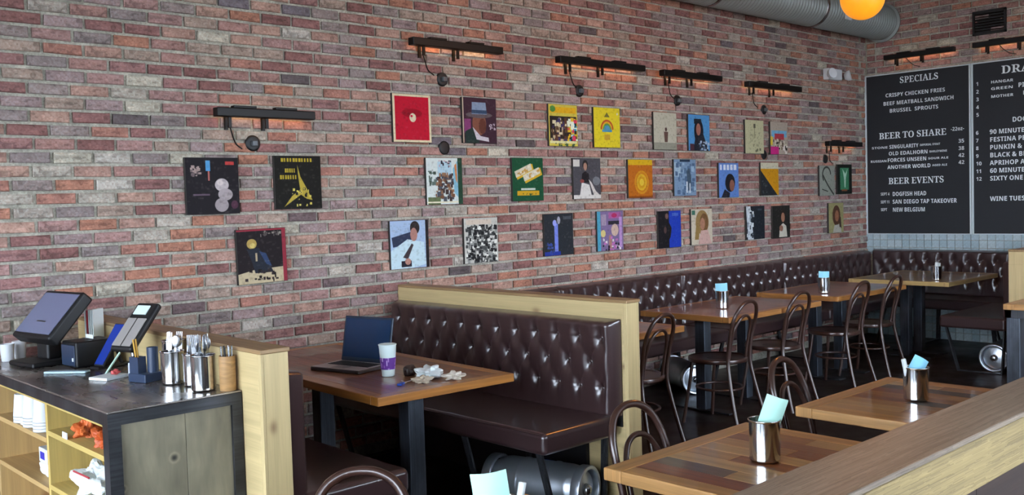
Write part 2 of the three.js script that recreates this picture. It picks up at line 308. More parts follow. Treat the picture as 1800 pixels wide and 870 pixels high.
// ---------------------------------------------------------------- leather benches
// Deep-buttoned panel in local space: u along x (0..L), v along y (0..H), buttons facing +z, back plane at z = 0.
function tufted(L, H, T, rows, sx, u0, res, seams = []) {
  const nu = Math.max(8, Math.round(L / res)), nv = Math.round(H / res), P = [], I = [], uv = [], dv = rows.length > 1 ? (rows[0] - rows[rows.length - 1]) / (rows.length - 1) : 0.12, puff = 0.03;
  const buttons = []; rows.forEach((v, k) => { for (let u = u0 + (k % 2 ? sx / 2 : 0) - Math.ceil(u0 / sx) * sx; u < L - 0.05; u += sx) if (u > 0.05) buttons.push([u, v]); });
  const round = (d, r) => (d >= r ? 1 : Math.sqrt(Math.max(0, 1 - (1 - d / r) ** 2)));
  const S = (x) => Math.abs(Math.sin(Math.PI * x));
  const depth = (u, v) => {   // soft puffs: a tall dimple at every button, a faint fold along the diagonals
    const a = (u - u0) / sx, top = rows[0], bot = rows[rows.length - 1], k = (top - Math.max(bot, Math.min(top, v))) / dv, dia = (S(a + k / 2) * S(a - k / 2)) ** 0.5;
    let h = 0.82 + 0.18 * (v <= top && v >= bot ? dia : 1);
    rows.forEach((rv, r) => { const q = a - (r % 2 ? 0.5 : 0), du = (q - Math.round(q)) * sx, w = v - rv; if (Math.abs(w) < 0.13) { const b = u0 + (Math.round(q) + (r % 2 ? 0.5 : 0)) * sx; if (b > 0.05 && b < L - 0.05) h -= 0.6 * Math.exp(-((du / 0.028) ** 2) - (w / 0.068) ** 2) + 0.38 * Math.exp(-((du / 0.013) ** 2) - (w / 0.018) ** 2); } });
    const edge = Math.min(u, L - u), fade = Math.min(1, edge / 0.05); h = h * fade + 0.9 * (1 - fade);
    for (const s of seams) h *= 1 - Math.exp(-(((u - s) / 0.012) ** 2));
    return h;
  };
  for (let j = 0; j <= nv; j++) for (let i = 0; i <= nu; i++) {
    const u = L * i / nu, v = H * j / nv, e = round(Math.min(u, L - u), 0.04) * round(H - v, 0.03) * round(v + 0.02, 0.04);
    P.push(u, v, 0.002 + (T + puff * depth(u, v)) * e); uv.push(u, v);
  }
  for (let j = 0; j < nv; j++) for (let i = 0; i < nu; i++) { const a = j * (nu + 1) + i, b = a + 1, c = a + nu + 1, d = c + 1; I.push(a, b, d, a, d, c); }
  const g = new THREE.BufferGeometry(); g.setAttribute('position', new THREE.BufferAttribute(new Float32Array(P), 3)); g.setAttribute('uv', new THREE.BufferAttribute(new Float32Array(uv), 2)); g.setIndex(I); g.computeVertexNormals();
  return { g, buttons };
}
const buttonGeo = lathe([[0.0001, 0.006], [0.005, 0.0052], [0.009, 0.003], [0.0105, 0]], 12).rotateX(Math.PI / 2);
function backrest(parent, L, H, T, rows, sx, u0, res, at, turn, seams, skip) {
  const { g, buttons } = tufted(L, H, T, rows, sx, u0, res, seams);
  const b = part(parent, 'backrest', g, M.leather, 'deep-buttoned brown leather back'); b.position.set(...at); b.rotation.y = turn;
  for (const [u, v] of buttons) { if (skip && skip(u, v)) continue; const o = part(b, 'button', buttonGeo, M.leather); o.position.set(u, v, T + 0.0015); }
  part(parent, 'back_board', (() => { const q = bx(0.004, -0.06, -0.004, L - 0.004, H - 0.012, 0.004); return q; })(), M.black).position.set(...at);
  parent.children[parent.children.length - 1].rotation.y = turn;
  return b;
}
function sled(xf, xb, z, dir = 1) {   // bent flat-bar sled leg in a plane z = const; front slants inwards
  const y = 0.375, t = 0.012, w = 0.04;
  return merge([bar([xf, y, z], [xf + dir * 0.1, 0.012, z], w, t), bar([xf + dir * 0.1, 0.0075, z], [xb, 0.0075, z], w, t), bar([xb, 0.012, z], [xb + dir * 0.02, y, z], w, t)]);
}
const legDark = M.steelDark;
{ // booth bench facing the window, back against the second divider
  const t = thing('booth_bench', 'brown deep-buttoned leather booth bench against the second pine divider', 'bench', [0, 0, 0]);
  backrest(t, 1.865, 0.49, 0.06, [0.40, 0.27, 0.14], 0.1545, 0.0925, 0.0065, [3.685, 0.475, 0.035], -Math.PI / 2);
  part(t, 'seat', bx(3.115, 0.375, 0.03, 3.64, 0.485, 1.9, 0.028, 'z'), M.leather, 'smooth brown leather seat cushion');
  part(t, 'piping', merge([tube([[3.125, 0.472, 0.05], [3.118, 0.474, 0.9], [3.12, 0.474, 1.87]], 0.004, 60, 6)]), M.leather);
  for (const z of [0.1, 1.28, 1.83]) part(t, 'leg', sled(3.15, 3.6, z), legDark);
  part(t, 'kick_panel', bx(3.662, 0.002, 0.03, 3.687, 0.4, 1.66), M.black, 'black board closing the back under the seat');
}
{ // bench facing the other way, back against the first divider
  const t = thing('booth_bench', 'brown leather booth bench with its back to the counter divider', 'bench', [0, 0, 0]);
  backrest(t, 1.83, 0.49, 0.055, [0.40, 0.27, 0.14], 0.1545, 0.08, 0.012, [1.811, 0.475, 1.865], Math.PI / 2);
  part(t, 'seat', bx(1.86, 0.375, 0.03, 2.36, 0.485, 1.87, 0.028, 'z'), M.leather);
  part(t, 'piping', tube([[2.35, 0.472, 0.05], [2.357, 0.474, 0.9], [2.355, 0.474, 1.84]], 0.004, 50, 6), M.leather);
  for (const z of [0.1, 1.2, 1.8]) part(t, 'leg', sled(2.32, 1.88, z, -1), legDark);
}
{ // long bench on the brick wall
  const t = thing('wall_bench', 'long dark buttoned leather bench running along the brick wall', 'bench', [0, 0, 0]), L = XF - 0.09 - 3.8;
  backrest(t, L, 0.455, 0.055, [0.37, 0.275, 0.18, 0.085], 0.15, 0.06, 0.0115, [3.8, 0.475, 0.014], 0, [1.32, 2.82, 4.45]);
  for (const [a, b] of [[3.8, 5.12], [5.125, 6.62], [6.625, 8.25], [8.255, XF - 0.01]]) part(t, 'seat', bx(a, 0.375, 0.02, b, 0.48, 0.56, 0.025, 'x'), M.leather);
  for (const x of [3.9, 5.1, 6.6, 8.2, 9.5]) part(t, 'leg', (() => { const g = sled(0.5, 0.06, 0, -1); g.rotateY(-Math.PI / 2); g.translate(x, 0, 0); return g; })(), legDark);
}
{ // short bench on the far wall
  const t = thing('wall_bench', 'short buttoned leather bench under the menu boards', 'bench', [0, 0, 0]);
  backrest(t, 1.98, 0.465, 0.055, [0.37, 0.255, 0.14], 0.14, 0.05, 0.009, [XF - 0.03, 0.475, 0.09], -Math.PI / 2);
  part(t, 'seat', bx(9.56, 0.375, 0.58, XF - 0.06, 0.48, 2.09, 0.025, 'z'), M.leather);
  for (const z of [0.8, 1.5]) part(t, 'leg', sled(9.6, 10.05, z), legDark);
}
{ // return bench of the corner booth, back to the return divider
  const t = thing('wall_bench', 'leather bench end of the far corner booth with a keg beneath', 'bench', [0, 0, 0]);
  backrest(t, 1.2, 0.49, 0.055, [0.40, 0.27, 0.14], 0.15, 0.08, 0.014, [9.54, 0.475, 2.128], Math.PI);
  part(t, 'seat', bx(8.36, 0.375, 1.52, 9.55, 0.48, 2.07, 0.025, 'x'), M.leather);
  for (const x of [8.42, 9.45]) part(t, 'leg', (() => { const g = sled(1.56, 2.02, 0, 1); g.rotateY(-Math.PI / 2); g.translate(x, 0, 0); return g; })(), legDark);
}

// ---------------------------------------------------------------- tables
const plankTones = { warm: ['#9b6237', '#a56c3d', '#8b5430', '#b07a48', '#94592f'], mixed: ['#b58350', '#a9713f', '#cba26a', '#8a4a28', '#c1965f', '#9c6a3c', '#4f4238', '#7c3f25', '#d0ac78'], red: ['#8a5136', '#93583a', '#7f4a32', '#9a6040'], pale: ['#b59a68', '#a98d5e', '#bfa573'] };
const plankMats = Object.fromEntries(Object.entries(plankTones).map(([k, v]) => [k, v.map((c) => phys(c, 0.34, 0, { map: woodTex, bumpMap: woodTex, bumpScale: 0.0003, clearcoat: 0.75, clearcoatRoughness: 0.06 }))]));
const edgeMat = Object.fromEntries(Object.entries({ warm: '#b57a38', mixed: '#c79a64', red: '#b07d45', pale: '#cdb47c' }).map(([k, c]) => [k, phys(c, 0.4, 0, { map: woodTex, clearcoat: 0.5, clearcoatRoughness: 0.15 })]));
const mixedSeq = ['#84421f', '#5c5149', '#cda771', '#c39862', '#c6a06a', '#b88a55', '#8f5530', '#a9743f'].map((c) => phys(c, 0.32, 0, { map: woodTex, bumpMap: woodTex, bumpScale: 0.0003, clearcoat: 0.75, clearcoatRoughness: 0.06 }));
let mixedShift = 0;
function plankTop(t, x0, x1, z0, z1, y1, kind, end = 0.075, y0 = y1 - 0.04) {   // planks along z between two breadboard ends along x
  const e = 0.004; let x = x0 + end, i = 0; const mats = plankMats[kind];
  part(t, 'edge_board', bx(x0, y0, z0, x1, y1, z0 + end, e, 'x', rnd(), rnd()), edgeMat[kind]);
  part(t, 'edge_board', bx(x0, y0, z1 - end, x1, y1, z1, e, 'x', rnd(), rnd()), edgeMat[kind]);
  part(t, 'edge_board', bx(x0, y0, z0 + end, x0 + end, y1, z1 - end, e, 'z', rnd(), rnd()), edgeMat[kind]);
  part(t, 'edge_board', bx(x1 - end, y0, z0 + end, x1, y1, z1 - end, e, 'z', rnd(), rnd()), edgeMat[kind]);
  const n = Math.round((x1 - x0 - 2 * end) / 0.085), w = (x1 - x0 - 2 * end) / n;
  for (i = 0; i < n; i++) {
    const cut = i % 2 ? (kind === 'mixed' ? rr(0.25, 0.45) : rr(0.3, 0.7)) : 1, zm = z0 + end + (z1 - z0 - 2 * end) * cut;
    part(t, 'plank', bx(x + 0.0004, y0 + 0.002, z0 + end, x + w - 0.0004, y1 - 0.0006, zm - 0.0004, 0.0012, 'z', rnd() * 3, rnd() * 3), kind === 'mixed' ? mixedSeq[(i + mixedShift) % 8] : pick(mats));
    if (cut < 1) part(t, 'plank', bx(x + 0.0004, y0 + 0.002, zm + 0.0004, x + w - 0.0004, y1 - 0.0006, z1 - end, 0.0012, 'z', rnd() * 3, rnd() * 3), kind === 'mixed' ? mixedSeq[(i + 3 + mixedShift) % 8] : pick(mats));
    x += w;
  }
}
function pedestal(t, x, z, top, w = 0.085, foot = 0.5, dir = 'z') {
  part(t, 'post', bx(x - w / 2, 0.012, z - w / 2, x + w / 2, top, z + w / 2, 0.006, 'y'), M.steelPost);
  part(t, 'foot', dir === 'z' ? bx(x - 0.05, 0, z - foot / 2, x + 0.05, 0.014, z + foot / 2, 0.004) : bx(x - foot / 2, 0, z - 0.05, x + foot / 2, 0.014, z + 0.05, 0.004), M.steelDark);
  part(t, 'mounting_plate', bx(x - 0.12, top - 0.008, z - 0.18, x + 0.12, top, z + 0.18), M.steelDark);
}
{
  const t = thing('booth_table', 'orange-brown wooden booth table carrying the laptop and a purple paper cup', 'table', [0, 0, 0]);
  t.position.set(2.74, 0, 1.68); t.rotation.y = -0.05; plankTop(t, -0.385, 0.385, -1.63, 0, 0.75, 'warm', 0.06); pedestal(t, 0, -0.32, 0.71, 0.09, 0.4); pedestal(t, 0, -1.18, 0.71, 0.09, 0.4);
}
const wallTables = [[3.9, 4.97, 0.6, 1.335, 'red', 'brown plank table next to the second pine divider'], [5.45, 6.68, 0.58, 1.345, 'red', 'brown plank table at the wall bench, next one after the divider table'], [7.0, 8.2, 0.57, 1.31, 'red', 'brown plank table at the wall bench beside the far corner booth'], [8.53, 9.66, 0.6, 1.54, 'pale', 'pale-edged square table in the far corner booth']];
for (const [x0, x1, z0, z1, kind, label] of wallTables) {
  const t = thing('dining_table', label, 'table', [0, 0, 0]); plankTop(t, x0, x1, z0, z1, 0.75, kind, 0.05);
  const c = (x0 + x1) / 2, z = (z0 + z1) / 2 - 0.08; const sq = kind === 'pale'; pedestal(t, c - (sq ? 0.2 : x0 > 6.9 ? 0.16 : 0.27), z, 0.71); pedestal(t, c + (sq ? 0.08 : 0.27), z, 0.71);
}
const rowTables = [[1.06, 'mixed plank table with a breadboard edge, nearest the end of the oak beam'], [2.18, 'mixed plank table along the oak beam holding a steel cup and mint napkin'], [3.3, 'mixed plank table along the oak beam, second from its end with a leaning card']];
rowTables[2][1] = 'mixed plank table along the oak beam, farthest from the counter';
for (const [x0, label] of rowTables) {
  mixedShift = [5, 0, 3][rowTables.findIndex((r) => r[0] === x0)];
  const t = thing('dining_table', label, 'table', [0, 0, 0]); plankTop(t, x0, x0 + 0.78, 3.1, 3.86, 0.75, 'mixed', 0.07); pedestal(t, x0 + 0.39, 3.5, 0.71, 0.085, 0.5); part(t, 'foot', bx(x0 + 0.14, 0, 3.45, x0 + 0.64, 0.0135, 3.55, 0.004), M.steelDark);
}
{ // steel-framed table at the right edge
  const t = thing('dining_table', 'steel-framed wooden table in front of the far corner booth divider', 'table', [0, 0, 0]);
  plankTop(t, 6.99, 7.85, 2.54, 3.3, 0.765, 'mixed', 0.07, 0.725);
  part(t, 'apron', merge([bx(7.0, 0.67, 2.55, 7.84, 0.725, 2.59), bx(7.0, 0.67, 3.25, 7.84, 0.725, 3.29), bx(7.0, 0.67, 2.55, 7.04, 0.725, 3.29), bx(7.8, 0.67, 2.55, 7.84, 0.725, 3.29)]), M.steelDark);
  for (const [x, z] of [[7.05, 2.6], [7.79, 2.6], [7.05, 3.24], [7.79, 3.24]]) part(t, 'leg', bx(x - 0.045, 0, z - 0.045, x + 0.045, 0.67, z + 0.045, 0.006, 'y'), M.steelPost);
}

// ---------------------------------------------------------------- bent hoop chairs
function makeChair(label) {
  const t = thing('bistro_chair', label, 'chair'), c = M.chair, r = 0.0125;
  part(t, 'seat', lathe([[0.0001, 0.452], [0.1, 0.449], [0.17, 0.452], [0.185, 0.455]], 40), M.chairSeat, 'round dark seat');
  part(t, 'seat_rim', lathe([[0.178, 0.432], [0.2, 0.432], [0.204, 0.438], [0.204, 0.456], [0.2, 0.462], [0.188, 0.461], [0.183, 0.455], [0.0001, 0.446]], 40), c);
  const side = (s) => [[s * 0.175, 0, -0.275], [s * 0.16, 0.15, -0.232], [s * 0.14, 0.33, -0.19], [s * 0.13, 0.455, -0.172], [s * 0.132, 0.58, -0.185], [s * 0.136, 0.69, -0.21], [s * 0.127, 0.76, -0.232], [s * 0.096, 0.82, -0.252], [s * 0.05, 0.85, -0.262]];
  part(t, 'back_frame', tube([...side(-1), [0, 0.858, -0.265], ...side(1).reverse()], r + 0.001, 120, 10), c);
  const inn = (s) => [[s * 0.1, 0.45, -0.158], [s * 0.1, 0.56, -0.176], [s * 0.094, 0.66, -0.2], [s * 0.067, 0.725, -0.22], [s * 0.034, 0.751, -0.228]];
  part(t, 'inner_hoop', tube([...inn(-1), [0, 0.758, -0.23], ...inn(1).reverse()], r - 0.002, 70, 10), c);
  for (const s of [-1, 1]) part(t, 'leg', tube([[s * 0.128, 0.445, 0.12], [s * 0.14, 0.3, 0.135], [s * 0.16, 0.12, 0.16], [s * 0.172, 0, 0.178]], r, 16, 10), c);
  part(t, 'ring_stretcher', clean(new THREE.TorusGeometry(0.158, 0.009, 8, 40).rotateX(Math.PI / 2).translate(0, 0.25, -0.012)), c);
  return t;
}
const chair = makeChair('dark brown hoop-back chair pushed in at the mixed plank table with the mint napkin');
chair.position.set(2.545, 0, 3.165); chair.rotation.y = 0;
copyOf(chair, [3.66, 0, 3.09], 0.05, 'dark brown hoop-back chair at the beam-side table farthest from the counter');
copyOf(chair, [1.27, 0, 3.08], -0.72, 'dark brown hoop-back chair turned towards the booth with the laptop');
copyOf(chair, [4.65, 0, 1.16], Math.PI + 0.03, 'dark hoop-back chair at the wall-bench table next to the pine divider');
copyOf(chair, [5.55, 0, 1.18], Math.PI, 'dark hoop-back chair at the second wall-bench table, on the divider side');
copyOf(chair, [6.27, 0, 1.17], Math.PI - 0.04, 'dark hoop-back chair at the second wall-bench table, on the far-wall side');
copyOf(chair, [7.19, 0, 1.17], Math.PI, 'dark hoop-back chair at the third wall-bench table, on the divider side');
copyOf(chair, [7.78, 0, 1.16], Math.PI + 0.04, 'dark hoop-back chair at the third wall-bench table, on the menu-board side');

// ---------------------------------------------------------------- kegs
function keg(label, [x, y, z], turn) {
  const t = thing('beer_keg', label, 'keg', [x, y, z], turn), R = 0.117;   // lies on its side, head towards local +z
  const prof = [[0.0001, 0.02], [0.03, 0.02], [0.07, 0.016], [0.09, 0.024], [0.1, 0.05], [R - 0.004, 0.075], [R, 0.1], [R, 0.18], [R + 0.004, 0.19], [R + 0.004, 0.2], [R, 0.21], [R, 0.36], [R + 0.004, 0.37], [R + 0.004, 0.38], [R, 0.39], [R, 0.46], [R - 0.004, 0.485], [0.1, 0.51], [0.085, 0.535], [0.0001, 0.54]];
  part(t, 'body', lathe(prof, 40).rotateX(Math.PI / 2).translate(0, R + 0.004, -0.56), M.keg);
  const ring = (z) => lathe([[0.1, 0], [R + 0.003, 0], [R + 0.003, 0.045], [R - 0.002, 0.05], [0.104, 0.05], [0.1, 0.045], [0.1, 0]], 40).rotateX(Math.PI / 2).translate(0, R + 0.004, z);
  part(t, 'head_ring', ring(-0.045), M.keg); part(t, 'foot_ring', ring(-0.57), M.keg);
  part(t, 'valve', lathe([[0.0001, 0.03], [0.016, 0.03], [0.018, 0.024], [0.028, 0.022], [0.03, 0], [0.0001, 0]], 24).rotateX(Math.PI / 2).translate(0, R + 0.004, -0.022), M.stainlessDull);
  for (const a of [0.9, 2.6]) part(t, 'painted_band', (() => { const g = new THREE.CylinderGeometry(R + 0.001, R + 0.001, 0.07, 10, 1, true, a - 0.35, 0.7); g.rotateX(Math.PI / 2); g.translate(0, R + 0.004, -0.2 - 0.06 * (a > 1)); return clean(g); })(), M.kegBlue, 'blue painted patch');
  return t;
}
keg('steel beer keg with blue patches lying under the booth bench', [3.46, 0.0145, 1.86], 0.25);
keg('steel beer keg lying under the long wall bench', [6.2, 0, 0.52], -0.55);
keg('steel beer keg lying under the far corner booth bench', [8.5, 0, 1.92], -1.5);

// ---------------------------------------------------------------- steel cups, napkins, cards
const cupGeo = (r, h) => lathe([[0.0001, 0.001], [r - 0.004, 0.001], [r - 0.001, 0.004], [r, 0.008], [r, h - 0.006], [r + 0.003, h - 0.003], [r + 0.0035, h], [r + 0.001, h + 0.001], [r - 0.0015, h - 0.003], [r - 0.0015, 0.006], [0.0001, 0.004]], 48);
const cardGeo = (w, h, bend = 0.01) => { const g = new THREE.BoxGeometry(w, h, 0.0025, 8, 1, 1), p = g.attributes.position; for (let i = 0; i < p.count; i++) p.setZ(i, p.getZ(i) + bend * Math.cos(p.getX(i) / w * Math.PI)); g.computeVertexNormals(); g.translate(0, h / 2, 0); return clean(g); };
function tableCup(where, [x, y, z], o = {}) {
  single('steel_cup', 'steel canister cup on ' + where, 'cup', cupGeo(0.047, 0.13), M.stainless, [x, y, z], 0, 'steel cups on the tables');
  const c = single('folded_napkin', (o.cname ?? 'mint green') + ' folded napkin standing in the cup on ' + where, 'napkin', cardGeo(o.w ?? 0.075, o.h ?? 0.13, 0.012), o.m ?? M.mint, [x + (o.dx ?? -0.004), y + (o.dy ?? 0.05), z + (o.dz ?? 0)], o.turn ?? -0.75, 'napkins in the steel cups');
  c.rotation.order = 'YXZ'; c.rotation.z = o.tilt ?? -0.35; c.rotation.x = o.lean ?? -0.1;
  if (o.roll) { const n = single('cutlery_roll', 'white rolled paper napkin in the cup on ' + where, 'napkin roll', lathe([[0.0001, 0], [0.009, 0], [0.0095, 0.16], [0.0001, 0.161]], 12), M.paper, [x + o.roll[0], y + 0.008, z + o.roll[1]], 0, 'rolled napkins in the steel cups'); n.rotation.set(o.roll[2], 0, o.roll[3]); }
}
tableCup('the plank table amid the oak beam', [2.56, 0.7505, 3.43], { tilt: -0.33, w: 0.07, h: 0.12, dy: 0.085, dx: 0.002, dz: 0.002, lean: 0.05 });
tableCup('the far beam-side table', [3.69, 0.7505, 3.4], { tilt: -0.55, w: 0.06, h: 0.085, dy: 0.09, dx: -0.012, dz: -0.012, cname: 'pale blue', m: M.cyanPaper, roll: [-0.012, -0.012, -0.1, 0.22] });
tableCup('the plank table at the beam end', [1.475, 0.7505, 3.4], { tilt: 0.12, w: 0.085, h: 0.15, dx: -0.006, lean: 0.05, roll: [0.022, 0.018, 0.1, -0.16] });
tableCup('the second wall-bench table', [5.88, 0.7505, 1.0], { tilt: 0.04, w: 0.088, h: 0.11, dy: 0.075, lean: 0.02, cname: 'cyan', m: M.cyanPaper });
tableCup('the third wall-bench table', [7.2, 0.7505, 1.08], { tilt: -0.04, w: 0.086, h: 0.105, dy: 0.075, lean: 0.02, cname: 'cyan', m: M.cyanPaper });
tableCup('the pale-edged corner booth table', [8.7, 0.7505, 1.36], { tilt: -0.2, w: 0.05, h: 0.11, cname: 'white', m: M.paper });

// ---------------------------------------------------------------- record sleeves and lights on the wall
function canvas(w, h, draw) { const c = document.createElement('canvas'); c.width = w; c.height = h; draw(c.getContext('2d'), w, h); const t = new THREE.CanvasTexture(c); t.colorSpace = THREE.SRGBColorSpace; return t; }
const R = (g, c, x, y, w, h) => { g.fillStyle = c; g.fillRect(x, y, w, h); };
const E = (g, c, x, y, a, b, rot = 0) => { g.fillStyle = c; g.beginPath(); g.ellipse(x, y, a, b, rot, 0, 7); g.fill(); };
const Pg = (g, c, pts) => { g.fillStyle = c; g.beginPath(); pts.forEach(([x, y], i) => (i ? g.lineTo(x, y) : g.moveTo(x, y))); g.closePath(); g.fill(); };
const bars = (g, c, x, y, w, h, n) => { for (let i = 0; i < n; i++) R(g, c, x + i * w / n, y, w / n * rr(0.5, 0.85), h); };
const bits = (g, cols, n, x, y, w, h, s) => { for (let i = 0; i < n; i++) R(g, pick(cols), x + rnd() * w, y + rnd() * h, s * rr(0.4, 1.4), s * rr(0.4, 1.4)); };
const bust = (g, skin, hair, cloth, x, y, s) => { Pg(g, cloth, [[x - s * 0.9, y + s * 2.4], [x - s * 0.7, y + s * 1.1], [x, y + s * 0.75], [x + s * 0.7, y + s * 1.1], [x + s * 0.9, y + s * 2.4]]); E(g, hair, x, y - s * 0.12, s * 0.58, s * 0.74); E(g, skin, x, y + s * 0.08, s * 0.4, s * 0.56); };
